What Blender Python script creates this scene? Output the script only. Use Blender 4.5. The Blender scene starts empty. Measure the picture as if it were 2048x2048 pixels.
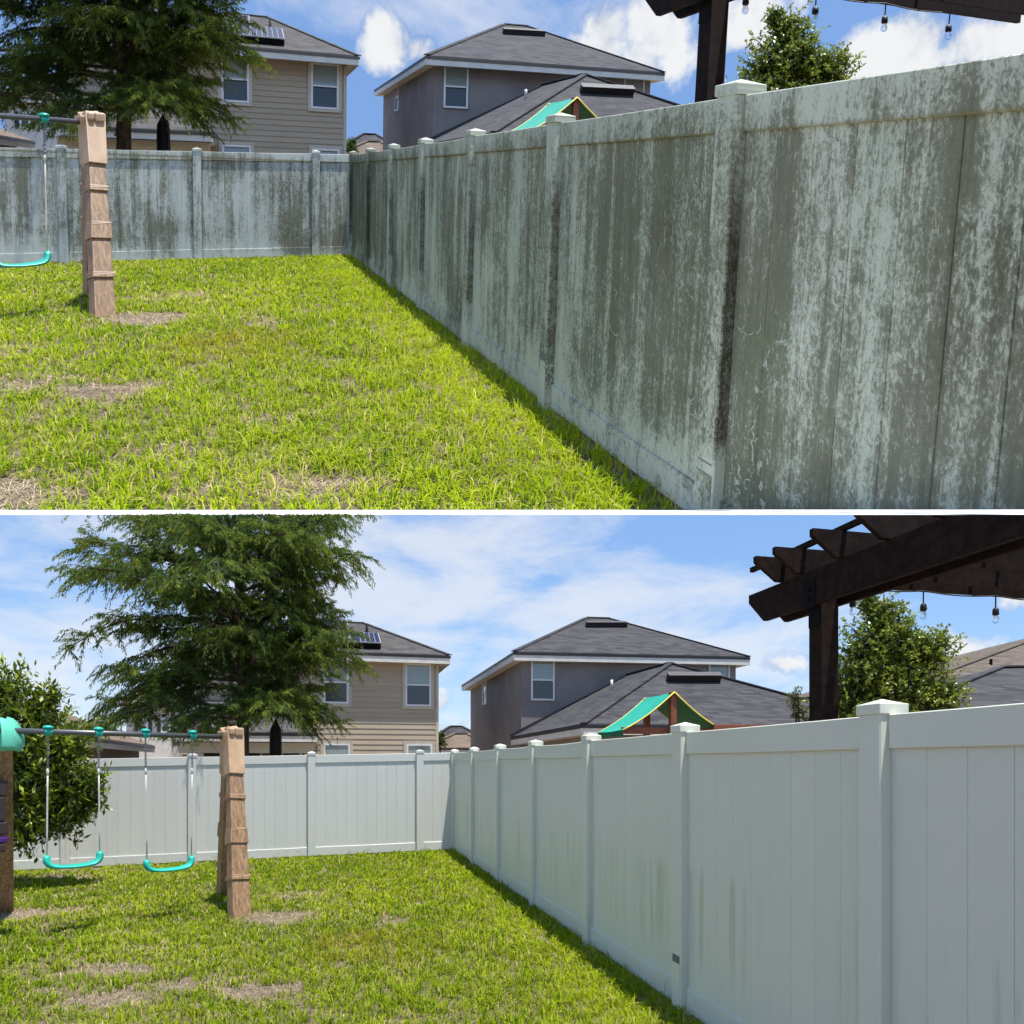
import bpy, bmesh, math, random
import numpy as np
from mathutils import Vector, Matrix

S = bpy.context.scene
COL = S.collection
random.seed(7)

# ------------------------------------------------------------------ camera
F, HOR, EYE = 1479.0, 1527.0, 1.6          # focal length and horizon row for a 2048 px wide picture
cam_d = bpy.data.cameras.new('camera'); cam = bpy.data.objects.new('camera', cam_d); COL.objects.link(cam)
cam.location = (0, 0, EYE); cam.rotation_euler = (math.radians(90), 0, 0)
cam_d.sensor_width = 36.0; cam_d.lens = 36.0 * F / 2048.0
cam_d.shift_y = (HOR - 1024.0) / 2048.0
cam_d.clip_start = 0.05; cam_d.clip_end = 6000.0
S.camera = cam

# ------------------------------------------------------------------ sun, sky, exposure
SUN = Vector((0.17, -0.17, 0.97)).normalized()
sl = bpy.data.lights.new('sun', 'SUN'); sl.energy = 5.0; sl.angle = math.radians(0.53); sl.color = (1.0, 0.96, 0.89)
so = bpy.data.objects.new('sun', sl); COL.objects.link(so); so.rotation_euler = SUN.to_track_quat('Z', 'Y').to_euler()

S.view_settings.view_transform = 'Standard'; S.view_settings.look = 'None'
S.view_settings.exposure = 0.5; S.view_settings.gamma = 1.0
S.cycles.max_bounces = 5; S.cycles.diffuse_bounces = 2; S.cycles.adaptive_threshold = 0.03; S.cycles.glossy_bounces = 2; S.cycles.transmission_bounces = 4; S.cycles.transparent_max_bounces = 6
S.cycles.caustics_reflective = False; S.cycles.caustics_refractive = False

class NT:
    """tiny helper round a node tree"""
    def __init__(s, tree): s.t = tree; s.l = tree.links
    def put(s, sock, v):
        if v is None: return
        if isinstance(v, bpy.types.NodeSocket): s.l.new(v, sock)
        else:
            try: sock.default_value = v
            except Exception:
                sock.default_value = (v[0], v[1], v[2], 1.0) if hasattr(v, '__len__') else (v, v, v)
    def n(s, typ, ins=None, **props):
        nd = s.t.nodes.new(typ)
        for k, v in props.items(): setattr(nd, k, v)
        for k, v in (ins or {}).items(): s.put(nd.inputs[k], v)
        return nd
    def m(s, op, a, b=None, c=None, clamp=False):
        nd = s.n('ShaderNodeMath', operation=op, use_clamp=clamp)
        s.put(nd.inputs[0], a); s.put(nd.inputs[1], b); s.put(nd.inputs[2], c)
        return nd.outputs[0]
    def v(s, op, a, b=None, sc=None):
        nd = s.n('ShaderNodeVectorMath', operation=op)
        s.put(nd.inputs[0], a); s.put(nd.inputs[1], b)
        if sc is not None: s.put(nd.inputs['Scale'], sc)
        return nd.outputs['Value'] if op in ('DOT_PRODUCT', 'LENGTH', 'DISTANCE') else nd.outputs[0]
    def xyz(s, x, y, z):
        return s.n('ShaderNodeCombineXYZ', {0: x, 1: y, 2: z}).outputs[0]
    def sep(s, v): return s.n('ShaderNodeSeparateXYZ', {0: v}).outputs
    def noise(s, vec, scale=5, detail=4, rough=0.55, dist=0.0, lac=2.0):
        return s.n('ShaderNodeTexNoise', {'Vector': vec, 'Scale': scale, 'Detail': detail, 'Roughness': rough, 'Distortion': dist, 'Lacunarity': lac}).outputs[0]
    def ss(s, x, a, b, lo=0.0, hi=1.0):
        return s.n('ShaderNodeMapRange', {0: x, 1: a, 2: b, 3: lo, 4: hi}, interpolation_type='SMOOTHSTEP').outputs[0]
    def mix(s, f, a, b):
        nd = s.n('ShaderNodeMix', data_type='RGBA'); s.put(nd.inputs[0], f)
        for i, c in ((6, a), (7, b)):
            if isinstance(c, bpy.types.NodeSocket): s.l.new(c, nd.inputs[i])
            else: nd.inputs[i].default_value = (c[0], c[1], c[2], 1.0)
        return nd.outputs[2]

W = bpy.data.worlds.new('World'); S.world = W; W.use_nodes = True
W.node_tree.nodes.clear(); T = NT(W.node_tree)
W.cycles.sampling_method = 'MANUAL'; W.cycles.sample_map_resolution = 512
sky = T.n('ShaderNodeTexSky', sky_type='NISHITA', sun_disc=False, sun_elevation=math.asin(SUN.z),
          sun_rotation=math.atan2(SUN.x, SUN.y), air_density=1.0, dust_density=0.15, ozone_density=1.2, altitude=0)
D = T.n('ShaderNodeTexCoord').outputs['Generated']
def skydir(px, py):
    d = Vector(((px - 1024) / F, 1.0, (HOR - py) / F)); return d.normalized()
def veil(lst):
    """soft-edged cloud regions: (direction, half width, half height)"""
    out = None
    for px, py, a, b, amp in lst:
        c = skydir(px, py)
        q = T.v('MULTIPLY', T.v('SUBTRACT', D, tuple(c)), (1 / a, 1 / a, 1 / b))
        r = T.m('SUBTRACT', 1.0, T.v('LENGTH', q))
        r = T.m('MULTIPLY', r, amp)
        out = r if out is None else T.m('MAXIMUM', out, r)
    return out
# thin high streaks
cir = T.noise(T.v('MULTIPLY', D, (3.0, 3.0, 9.0)), 1.7, 6, 0.6, 0.25)
region = veil([(620, 1200, 0.62, 0.34, 1.0), (1250, 1290, 0.55, 0.2, 0.95), (100, 1300, 0.5, 0.35, 0.9), (820, 40, 0.25, 0.07, 0.55), (560, 1150, 0.9, 0.5, 0.55), (1150, 150, 0.5, 0.16, 0.28)])
cirf = T.ss(T.m('ADD', T.m('MULTIPLY', cir, 1.35), T.m('MULTIPLY', T.m('MAXIMUM', region, -0.25), 0.62)), 0.76, 1.28)
# heaped clouds
bil = T.noise(D, 17, 6, 0.6, 0.25)
big = T.noise(D, 6.5, 2, 0.5, 0.0)
puff = veil([(788, 86, 0.05, 0.030, 1.0), (765, 66, 0.030, 0.024, 1.0), (832, 98, 0.034, 0.018, 1.0),
             (1212, 62, 0.04, 0.036, 1.0), (1205, 95, 0.045, 0.025, 1.0), (1300, 45, 0.05, 0.04, 0.9), (1290, 112, 0.055, 0.022, 0.9),
             (1345, 80, 0.05, 0.05, 0.8), (1830, 85, 0.075, 0.04, 1.0), (1920, 100, 0.09, 0.035, 0.9), (1740, 128, 0.07, 0.03, 1.0), (2050, 60, 0.08, 0.035, 0.8),
             (1480, 20, 0.09, 0.04, 0.7), (1570, 1328, 0.045, 0.022, 0.8), (2040, 1195, 0.035, 0.03, 0.9), (1890, 1290, 0.09, 0.03, 0.8),
             (880, 1405, 0.03, 0.03, 0.7), (900, 1465, 0.05, 0.03, 0.8)])
generic = T.ss(T.noise(T.v('MULTIPLY', D, (1, 1, 2.2)), 3.1, 3, 0.55), 0.46, 0.66)  # added cloud cover outside the view, for neutral fill light
inview = T.ss(T.sep(D)[1], 0.45, 0.75, 1.0, 0.0)
pf = T.ss(T.m('ADD', T.m('ADD', T.m('MAXIMUM', puff, T.m('SUBTRACT', T.m('MULTIPLY', generic, inview), 0.45)), T.m('MULTIPLY', T.m('SUBTRACT', bil, 0.5), 1.9)), T.m('MULTIPLY', T.m('SUBTRACT', big, 0.5), 0.5)), 0.20, 0.74)
cl = T.m('MAXIMUM', T.m('MAXIMUM', T.m('MULTIPLY', cirf, 0.68), 0.10), T.m('MULTIPLY', pf, 0.95), clamp=True)
ccol = T.mix(T.m('MAXIMUM', T.ss(T.m('ADD', bil, T.m('MULTIPLY', pf, 0.12)), 0.40, 0.72), T.ss(pf, 0.0, 0.35, 1.0, 0.0)), (3.7, 4.0, 4.5), (5.7, 5.7, 5.7))
hs = T.n('ShaderNodeHueSaturation', {'Saturation': 1.22, 'Value': 1.4, 'Color': sky.outputs[0]}).outputs[0]
bg = T.n('ShaderNodeBackground', {'Color': T.mix(cl, T.mix(0.6, hs, (0.9, 2.15, 4.8)), ccol), 'Strength': 0.115})
T.l.new(bg.outputs[0], T.n('ShaderNodeOutputWorld').inputs[0])

# ------------------------------------------------------------------ the two yards
# Each yard is laid out in metres as seen from its own standing point. The lower yard is level ground at the camera;
# the upper one is the same yard rebuilt larger on the hillside behind and above it.
def rot(ax, a):
    return np.array(Matrix.Rotation(a, 3, ax))
class Yard: pass
LO = Yard(); LO.A = np.eye(3); LO.t = np.zeros(3); LO.s = 1.0; LO.key = 'lower'
UP = Yard(); UP.s = 25.0; UP.key = 'upper'
C1 = np.array([0.3411, 0.2257, -0.1511]); YAW, PIT, ROL, ROW = 0.10974, -0.10474, 0.03109, 514.67
c, s_ = math.cos, math.sin
Ry = np.array([[c(YAW), -s_(YAW), 0], [s_(YAW), c(YAW), 0], [0, 0, 1]])
Rp = np.array([[1, 0, 0], [0, c(PIT), s_(PIT)], [0, -s_(PIT), c(PIT)]])
Rr = np.array([[c(ROL), 0, s_(ROL)], [0, 1, 0], [-s_(ROL), 0, c(ROL)]])
SLOPE = (HOR - ROW) / F
HILL = np.array([[1, 0, 0], [0, 1, 0], [0, SLOPE, 1.0]])
UP.A = UP.s * HILL @ Rr @ Rp @ Ry
UP.t = np.array([0, 0, EYE]) - UP.A @ (C1 + np.array([0, 0, EYE]))
# dividing line between them: the upper yard is built above it, the lower one below it
T_UP, T_LO = (HOR - 1018.5) / F, (HOR - 1029.5) / F
UP.side = lambda w: (w[..., 2] - EYE) - T_UP * w[..., 1]            # keep >= 0
LO.side = lambda w: T_LO * w[..., 1] - (w[..., 2] - EYE)
UP.pn = Vector((0, -T_UP, 1)).normalized(); LO.pn = Vector((0, T_LO, -1)).normalized()
for Y in (LO, UP):
    Y.Ai = np.linalg.inv(Y.A); Y.w = (lambda Y: lambda p: np.asarray(p, float) @ Y.A.T + Y.t)(Y); Y.meshes = {}; Y.mats = {}

def pt(px, py, d): return np.array([(px - 1024) / F * d, d, EYE + (HOR - py) / F * d])
def hit(px, py, p0, n):
    r = np.array([(px - 1024) / F, 1.0, (HOR - py) / F]); o = np.array([0, 0, EYE])
    return o + r * (np.dot(np.asarray(p0) - o, n) / np.dot(r, n))
def unit(v): v = np.asarray(v, float); return v / np.linalg.norm(v)
UZ = np.array([0, 0, 1.0])
FU = np.array([0.9711, 0.2386, 0]); FV = np.array([-0.2386, 0.9711, 0])   # along the back fence (right), along the side fence (away)
def fence_x(y): return 2.287 - 0.2457 * y
def gz(x, y):
    d = (fence_x(y) - x) * 0.9711
    return -0.02 * np.clip(d, 0, 12)
def ground(px, py):
    d = 8.0
    for _ in range(12):
        x = (px - 1024) / F * d; d = (EYE - gz(x, d)) * F / (py - HOR)
    x = (px - 1024) / F * d
    return np.array([x, d, float(gz(x, d))])

# ------------------------------------------------------------------ mesh helpers
class MB:
    def __init__(s): s.v = []; s.f = []
    def add(s, vs, fs):
        o = len(s.v); s.v += [np.asarray(v, float) for v in vs]; s.f += [[i + o for i in f] for f in fs]; return s
    def box(s, o, a, b, c_):
        """parallelepiped with corner o and right-handed edges a, b, c"""
        o, a, b, c_ = map(lambda q: np.asarray(q, float), (o, a, b, c_))
        if np.dot(np.cross(a, b), c_) < 0: a, b = b, a
        return s.add([o, o + a, o + a + b, o + b, o + c_, o + a + c_, o + a + b + c_, o + b + c_],
                     [[0, 3, 2, 1], [4, 5, 6, 7], [0, 1, 5, 4], [1, 2, 6, 5], [2, 3, 7, 6], [3, 0, 4, 7]])
    def cbox(s, c_, a, b, h):
        """box centred on c with full edge vectors"""
        a, b, h = map(lambda q: np.asarray(q, float), (a, b, h))
        return s.box(np.asarray(c_, float) - (a + b + h) / 2, a, b, h)
    def bar(s, p, q, w, h, up=UZ):
        """bar from p to q, w wide and h high"""
        p, q = np.asarray(p, float), np.asarray(q, float); d = q - p
        side = unit(np.cross(d, up)); upv = unit(np.cross(side, d))
        return s.box(p - side * w / 2 - upv * h / 2, d, side * w, upv * h)
    def taper(s, p, q, w0, h0, w1, h1, up=UZ):
        p, q = np.asarray(p, float), np.asarray(q, float); d = q - p
        a = unit(np.cross(d, up)); b = unit(np.cross(a, d)); vs = []
        for pp, w, h in ((p, w0, h0), (q, w1, h1)):
            for i, j in ((-1, -1), (1, -1), (1, 1), (-1, 1)): vs.append(pp + a * w / 2 * i + b * h / 2 * j)
        return s.add(vs, [[3, 2, 1, 0], [4, 5, 6, 7], [0, 1, 5, 4], [1, 2, 6, 5], [2, 3, 7, 6], [3, 0, 4, 7]])
    def tube(s, pts, rad, n=6, cap=True):
        pts = [np.asarray(p, float) for p in pts]
        if not hasattr(rad, '__len__'): rad = [rad] * len(pts)
        o = len(s.v); ref = np.array([0.31, 0.17, 0.93])
        for i, p in enumerate(pts):
            d = unit(pts[min(i + 1, len(pts) - 1)] - pts[max(i - 1, 0)])
            if abs(np.dot(d, ref)) > 0.95: ref = np.array([0.9, 0.2, 0.1])
            a = unit(np.cross(d, ref)); b = np.cross(d, a)
            for k in range(n):
                t = 2 * math.pi * k / n; s.v.append(p + (a * math.cos(t) + b * math.sin(t)) * rad[i])
        for i in range(len(pts) - 1):
            for k in range(n):
                k2 = (k + 1) % n
                s.f.append([o + i * n + k, o + i * n + k2, o + (i + 1) * n + k2, o + (i + 1) * n + k])
        if cap:
            s.f.append([o + k for k in range(n)][::-1]); s.f.append([o + (len(pts) - 1) * n + k for k in range(n)])
        return s
    def lathe(s, base, prof, n=12):
        """profile of (radius, height) turned about the vertical through base"""
        base = np.asarray(base, float); o = len(s.v)
        for r, h in prof:
            for k in range(n):
                t = 2 * math.pi * k / n; s.v.append(base + np.array([r * math.cos(t), r * math.sin(t), h]))
        for i in range(len(prof) - 1):
            for k in range(n):
                k2 = (k + 1) % n; s.f.append([o + i * n + k, o + i * n + k2, o + (i + 1) * n + k2, o + (i + 1) * n + k])
        s.f.append([o + k for k in range(n)][::-1]); s.f.append([o + (len(prof) - 1) * n + k for k in range(n)])
        return s
    def slab(s, poly, th):
        """flat polygon with thickness th (vector)"""
        n = len(poly); poly = [np.asarray(p, float) for p in poly]; th = np.asarray(th, float)
        nrm = np.cross(poly[1] - poly[0], poly[2] - poly[0])
        if np.dot(nrm, th) < 0: poly = poly[::-1]
        return s.add(poly + [p + th for p in poly], [list(range(n))[::-1], list(range(n, 2 * n))] + [[i, (i + 1) % n, n + (i + 1) % n, n + i] for i in range(n)])

ORG = {}
def base_org(V): V = np.asarray(V); return np.array([(V[:, 0].min() + V[:, 0].max()) / 2, (V[:, 1].min() + V[:, 1].max()) / 2, V[:, 2].min()])

def to_mesh(Y, name, mb, org, bevel=0.0, smooth=False, clip=True, segs=1):
    """yard coordinates -> mesh data round org; cut at the terrace line; None when nothing is left"""
    V = np.array(mb.v); fs = mb.f
    if bevel:
        bm = bmesh.new(); vs = [bm.verts.new(v) for v in V]
        for f in fs:
            try: bm.faces.new([vs[i] for i in f])
            except ValueError: pass
        bmesh.ops.bevel(bm, geom=list(bm.edges), offset=bevel, segments=segs, affect='EDGES', profile=0.6, clamp_overlap=True)
        bm.verts.index_update(); V = np.array([v.co[:] for v in bm.verts]); fs = [[v.index for v in f.verts] for f in bm.faces]; bm.free()
    wv = Y.w(V); sd = Y.side(wv); wo = Y.w(org)
    if clip and sd.max() <= 0: return None
    me = bpy.data.meshes.new(name)
    me.from_pydata((wv - wo).tolist(), [], fs)
    if clip and sd.min() < 0:
        bm = bmesh.new(); bm.from_mesh(me)
        off = Vector((0, 0, EYE)) - Vector(wo)
        r = bmesh.ops.bisect_plane(bm, geom=bm.verts[:] + bm.edges[:] + bm.faces[:], plane_co=off, plane_no=Y.pn, clear_inner=True, dist=1e-5)
        ed = [e for e in r['geom_cut'] if isinstance(e, bmesh.types.BMEdge)]
        if ed and len(fs) < 4000: bmesh.ops.holes_fill(bm, edges=ed, sides=0)
        bm.to_mesh(me); bm.free()
    if smooth:
        me.polygons.foreach_set('use_smooth', [True] * len(me.polygons))
    return me
def link(Y, name, me, org, parent):
    o = bpy.data.objects.new(name, me); COL.objects.link(o)
    if parent is not None:
        o.parent = parent; o.location = (np.asarray(org) - ORG[parent.name]) @ Y.A.T
    else: o.location = Y.w(org)
    ORG[o.name] = np.asarray(org, float)
    return o
def mk(Y, name, mb, mat, parent=None, org=None, bevel=0.0, smooth=False, clip=True, segs=1):
    if org is None: org = base_org(mb.v)
    me = to_mesh(Y, name, mb, org, bevel, smooth, clip, segs)
    if me is None: return None
    me.materials.append(MAT(Y, mat))
    return link(Y, name, me, org, parent)
def inst(Y, name, key, build, org, mat, parent, bevel=0.0, smooth=False):
    """copies of one shape at different places share their mesh; pieces cut by the terrace line get their own"""
    org = np.asarray(org, float)
    lb = build(); V = np.array(lb.v) + org; sd = Y.side(Y.w(V))
    if sd.max() <= 0: return None
    if sd.min() < 0:
        lb.v = list(V); return mk(Y, name, lb, mat, parent, org, bevel, smooth)
    k = (key, mat)
    if k not in Y.meshes:
        lb.v = list(V); Y.meshes[k] = to_mesh(Y, name, lb, org, bevel, smooth); Y.meshes[k].materials.append(MAT(Y, mat))
    return link(Y, name, Y.meshes[k], org, parent)
def tag(o, label, cat, group=None):
    o['label'] = label; o['category'] = cat
    if group: o['group'] = group
    return o
def thing(Y, name, org, label, cat, group=None):
    o = bpy.data.objects.new(name, None); COL.objects.link(o); o.location = Y.w(org); ORG[o.name] = np.asarray(org, float)
    o.empty_display_size = 0.2
    return tag(o, label, cat, group)
def struct(o, kind='structure'):
    if o is not None: o['kind'] = kind
    return o
def soup(Y, name, V, k, cols, mat, parent, org, faces):
    """many small leaves or blades as one mesh: V is (n, k, 3) in yard coordinates, faces the pattern over k verts"""
    n = len(V); wo = Y.w(org)
    wv = (V.reshape(-1, 3) @ Y.A.T + Y.t) - wo
    me = bpy.data.meshes.new(name); me.vertices.add(n * k); me.vertices.foreach_set('co', wv.astype(np.float32).ravel())
    idx = []; starts = []; tot = []
    for f in faces:
        idx.append(np.arange(n)[:, None] * k + np.array(f)[None]); tot.append(np.full(n, len(f)))
    li = np.concatenate([a.ravel() for a in idx]); lt = np.concatenate(tot); ls = np.concatenate([[0], np.cumsum(lt)[:-1]])
    me.loops.add(len(li)); me.polygons.add(len(lt))
    me.loops.foreach_set('vertex_index', li.astype(np.int32)); me.polygons.foreach_set('loop_start', ls.astype(np.int32))
    try: me.polygons.foreach_set('loop_total', lt.astype(np.int32))
    except Exception: pass
    me.update(calc_edges=True)
    ca = me.color_attributes.new('tint', 'FLOAT_COLOR', 'POINT')
    cc = np.ones((n, k, 4), np.float32); cc[..., :3] = cols[:, None, :]; ca.data.foreach_set('color', cc.ravel())
    me.materials.append(MAT(Y, mat))
    return link(Y, name, me, org, parent)
def vnoise(x, y, seed=0):
    xi = np.floor(x).astype(np.int64); yi = np.floor(y).astype(np.int64); fx = x - xi; fy = y - yi
    fx = fx * fx * (3 - 2 * fx); fy = fy * fy * (3 - 2 * fy)
    def h(a, b):
        n = (a * 374761393 + b * 668265263 + seed * 1442695041) & 0x7fffffff
        n = ((n ^ (n >> 13)) * 1274126177) & 0x7fffffff
        return ((n ^ (n >> 16)) & 0xffff) / 65535.0
    return (h(xi, yi) * (1 - fx) + h(xi + 1, yi) * fx) * (1 - fy) + (h(xi, yi + 1) * (1 - fx) + h(xi + 1, yi + 1) * fx) * fy

# ------------------------------------------------------------------ materials
MDEF = {}
def material(f): MDEF[f.__name__] = f; return f
def MAT(Y, name):
    if name in Y.mats: return Y.mats[name]
    args = name.split(':')
    m = bpy.data.materials.new(Y.key + '_' + name); m.use_nodes = True; m.node_tree.nodes.clear()
    N = NT(m.node_tree); N.Y = Y
    gp = N.n('ShaderNodeNewGeometry'); N.geo = gp
    q = N.v('SUBTRACT', gp.outputs['Position'], tuple(Y.t))
    N.pos = N.xyz(*[N.v('DOT_PRODUCT', q, tuple(Y.Ai[i])) for i in range(3)]) if Y is UP else gp.outputs['Position']
    sh = MDEF[args[0]](N, *args[1:])
    out = N.n('ShaderNodeOutputMaterial'); N.l.new(sh, out.inputs[0]); Y.mats[name] = m
    return m
def pbsdf(N, color, rough=0.6, bump=None, dist=0.004, spec=0.5, metal=0.0, strength=1.0, **kw):
    b = N.n('ShaderNodeBsdfPrincipled', {'Base Color': color, 'Roughness': rough, 'Specular IOR Level': spec, 'Metallic': metal})
    for k, v in kw.items(): N.put(b.inputs[k], v)
    if bump is not None:
        bn = N.n('ShaderNodeBump', {'Height': bump, 'Distance': dist * N.Y.s, 'Strength': strength})
        N.l.new(bn.outputs[0], b.inputs['Normal'])
    return b.outputs[0]
def plain(col, rough=0.6, var=0.12, scale=3.0, spec=0.4, metal=0.0, fine=0.0):
    def f(N):
        a = N.noise(N.pos, scale, 5, 0.6)
        lo = [c_ * (1 - var) for c_ in col]; hi = [min(1, c_ * (1 + var)) for c_ in col]
        cc = N.mix(N.ss(a, 0.3, 0.7), lo, hi)
        bp = N.noise(N.pos, 90, 3, 0.6) if fine else None
        return pbsdf(N, cc, rough, bp, fine or 0.001, spec, metal)
    return f
for nm, a in {
    'fascia': ((0.66, 0.64, 0.58), 0.6, 0.08), 'gutter': ((0.02, 0.02, 0.022), 0.45), 'soffit': ((0.55, 0.52, 0.46), 0.8),
    'frame_white': ((0.72, 0.72, 0.70), 0.45, 0.04), 'trim_taupe': ((0.50, 0.44, 0.35), 0.7, 0.06), 'trim_cream': ((0.55, 0.53, 0.42), 0.7, 0.06),
    'wood_dark': ((0.016, 0.0088, 0.0066), 0.8, 0.45, 14.0, 0.12), 'iron_black': ((0.007, 0.007, 0.008), 0.8, 0.1, 3.0, 0.1), 'cord_black': ((0.012, 0.012, 0.012), 0.6),
    'shade_grey': ((0.16, 0.17, 0.16), 0.8), 'shade_dark': ((0.035, 0.032, 0.028), 0.9), 'chain': ((0.25, 0.25, 0.25), 0.4, 0.3, 30, 0.5, 0.9), 'steel_bar': ((0.12, 0.125, 0.13), 0.38, 0.1, 3, 0.5, 0.5),
    'teal': ((0.02, 0.42, 0.33), 0.38, 0.1, 4.0), 'teal_pale': ((0.13, 0.55, 0.38), 0.45, 0.12, 4), 'plum': ((0.045, 0.028, 0.03), 0.6), 'purple': ((0.07, 0.02, 0.16), 0.4),
    'canopy_teal': ((0.015, 0.34, 0.25), 0.7, 0.1, 3), 'canopy_shaded': ((0.004, 0.13, 0.05), 0.7, 0.15, 3), 'yellow': ((0.75, 0.62, 0.10), 0.6),
    'navy': ((0.007, 0.007, 0.010), 0.8, 0.3, 9), 'cream_wall': ((0.58, 0.55, 0.50), 0.85, 0.06), 'brown_wall': ((0.20, 0.17, 0.14), 0.85, 0.1),
    'shutter': ((0.05, 0.05, 0.055), 0.6), 'vent_black': ((0.012, 0.012, 0.014), 0.6), 'vent_top': ((0.09, 0.09, 0.095), 0.7), 'pipe_white': ((0.6, 0.6, 0.58), 0.5), 'rope': ((0.62, 0.60, 0.54), 0.8, 0.15, 60),
    'panel_frame': ((0.42, 0.43, 0.46), 0.35, 0.05), 'white_divider': ((0.9, 0.9, 0.9), 0.8, 0.01),
}.items():
    MDEF[nm] = plain(*a)

@material
def redwood(N):
    s3 = N.sep(N.pos); g = N.noise(N.xyz(N.m('MULTIPLY', s3[0], 9), N.m('MULTIPLY', s3[1], 9), N.m('MULTIPLY', s3[2], 9)), 3, 6, 0.6, 1.2)
    return pbsdf(N, N.mix(N.ss(g, 0.3, 0.7), (0.16, 0.045, 0.02), (0.27, 0.085, 0.04)), 0.6, g, 0.002)
@material
def timber(N):
    """brown moulded plastic with a wood-grain face"""
    s3 = N.sep(N.pos)
    g = N.noise(N.xyz(N.m('MULTIPLY', s3[0], 42), N.m('MULTIPLY', s3[1], 42), N.m('MULTIPLY', s3[2], 2.2)), 1, 4, 0.55, 0.5)
    big = N.noise(N.pos, 4, 4, 0.6)
    cc = N.mix(N.ss(g, 0.35, 0.68), (0.20, 0.112, 0.056), (0.38, 0.235, 0.125))
    cc = N.mix(N.ss(big, 0.5, 0.8, 0, 0.35), cc, (0.46, 0.29, 0.18))
    return pbsdf(N, cc, 0.55, g, 0.004)
@material
def timber_pale(N):
    g = N.noise(N.pos, 6, 5, 0.6)
    return pbsdf(N, N.mix(N.ss(g, 0.3, 0.7), (0.41, 0.26, 0.15), (0.53, 0.355, 0.22)), 0.5, N.noise(N.pos, 40, 3), 0.001)
@material
def stucco(N):
    g = N.noise(N.pos, 60, 5, 0.65); b = N.noise(N.pos, 0.7, 4, 0.6)
    s3 = N.sep(N.pos); st = N.noise(N.xyz(N.m('MULTIPLY', s3[0], 5), N.m('MULTIPLY', s3[1], 5), N.m('MULTIPLY', s3[2], 0.5)), 1, 4, 0.6)
    cc = N.mix(N.ss(b, 0.3, 0.7), (0.205, 0.185, 0.178), (0.275, 0.25, 0.238)); cc = N.mix(N.ss(st, 0.55, 0.8, 0, 0.4), cc, (0.18, 0.163, 0.158))
    return pbsdf(N, cc, 0.9, g, 0.004, 0.2)
@material
def siding(N):
    oi = N.n('ShaderNodeObjectInfo').outputs['Random']
    s3 = N.sep(N.pos); g = N.noise(N.xyz(N.m('MULTIPLY', s3[0], 3), N.m('MULTIPLY', s3[1], 3), N.m('MULTIPLY', s3[2], 60)), 1, 5, 0.6, 0.6)
    cc = N.mix(oi, (0.40, 0.335, 0.245), (0.44, 0.37, 0.275)); cc = N.mix(N.ss(N.noise(N.pos, 1.2, 5, 0.65), 0.45, 0.75, 0, 0.4), cc, (0.34, 0.285, 0.21))
    return pbsdf(N, cc, 0.8, g, 0.001, 0.25)
def shingle(lo, hi, dark):
    def f(N):
        s3 = N.sep(N.pos)
        row = N.m('DIVIDE', s3[2], 0.058)                      # courses step up the slope
        fr = N.m('FRACT', row); ri = N.m('FLOOR', row)
        al = N.m('ADD', N.v('DOT_PRODUCT', N.pos, tuple(FU)), N.v('DOT_PRODUCT', N.pos, tuple(FV * 0.9)))
        tab = N.n('ShaderNodeTexWhiteNoise', {'Vector': N.xyz(N.m('FLOOR', N.m('ADD', N.m('DIVIDE', al, 0.3), N.m('MULTIPLY', ri, 0.37))), ri, 0)}, noise_dimensions='2D').outputs[0]
        g = N.noise(N.pos, 120, 3, 0.6); b = N.noise(N.pos, 0.9, 4, 0.6)
        cc = N.mix(tab, lo, hi); cc = N.mix(N.ss(b, 0.4, 0.75, 0, 0.45), cc, hi); cc = N.mix(N.ss(fr, 0.0, 0.22, 0.75, 0.0), cc, dark)
        return pbsdf(N, cc, 0.9, N.m('ADD', N.m('MULTIPLY', g, 0.2), N.m('SUBTRACT', N.m('MULTIPLY', tab, 0.3), fr)), 0.012, 0.2)
    return f
MDEF['shingle_dark'] = shingle((0.040, 0.040, 0.046), (0.085, 0.082, 0.088), (0.018, 0.018, 0.02))
MDEF['shingle_taupe'] = shingle((0.055, 0.052, 0.053), (0.105, 0.098, 0.095), (0.025, 0.024, 0.024))
MDEF['shingle_brown'] = shingle((0.13, 0.098, 0.075), (0.22, 0.17, 0.135), (0.06, 0.045, 0.035))
MDEF['shingle_greybrown'] = shingle((0.10, 0.082, 0.068), (0.17, 0.142, 0.12), (0.05, 0.04, 0.034))
@material
def glass_up(N):
    s3 = N.sep(N.pos); st = N.m('FRACT', N.m('DIVIDE', s3[2], 0.05))
    cc = N.mix(N.ss(st, 0.1, 0.5), (0.17, 0.21, 0.20), (0.27, 0.32, 0.31))  # pale base colour paints in the sky's reflection; stripes are blinds
    return pbsdf(N, cc, 0.06, None, 0, 0.8, 0.0, **{'Coat Weight': 0.6, 'Coat Roughness': 0.03})
@material
def glass_low(N):
    s3 = N.sep(N.pos); st = N.m('FRACT', N.m('DIVIDE', s3[2], 0.05))
    cc = N.mix(N.ss(st, 0.1, 0.5), (0.035, 0.045, 0.046), (0.065, 0.08, 0.08))
    return pbsdf(N, cc, 0.12, None, 0, 0.6)
@material
def solar(N):
    oi = N.noise(N.pos, 1.5, 3)
    return pbsdf(N, N.mix(oi, (0.010, 0.016, 0.05), (0.018, 0.028, 0.08)), 0.5, None, 0, 0.25)
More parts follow.
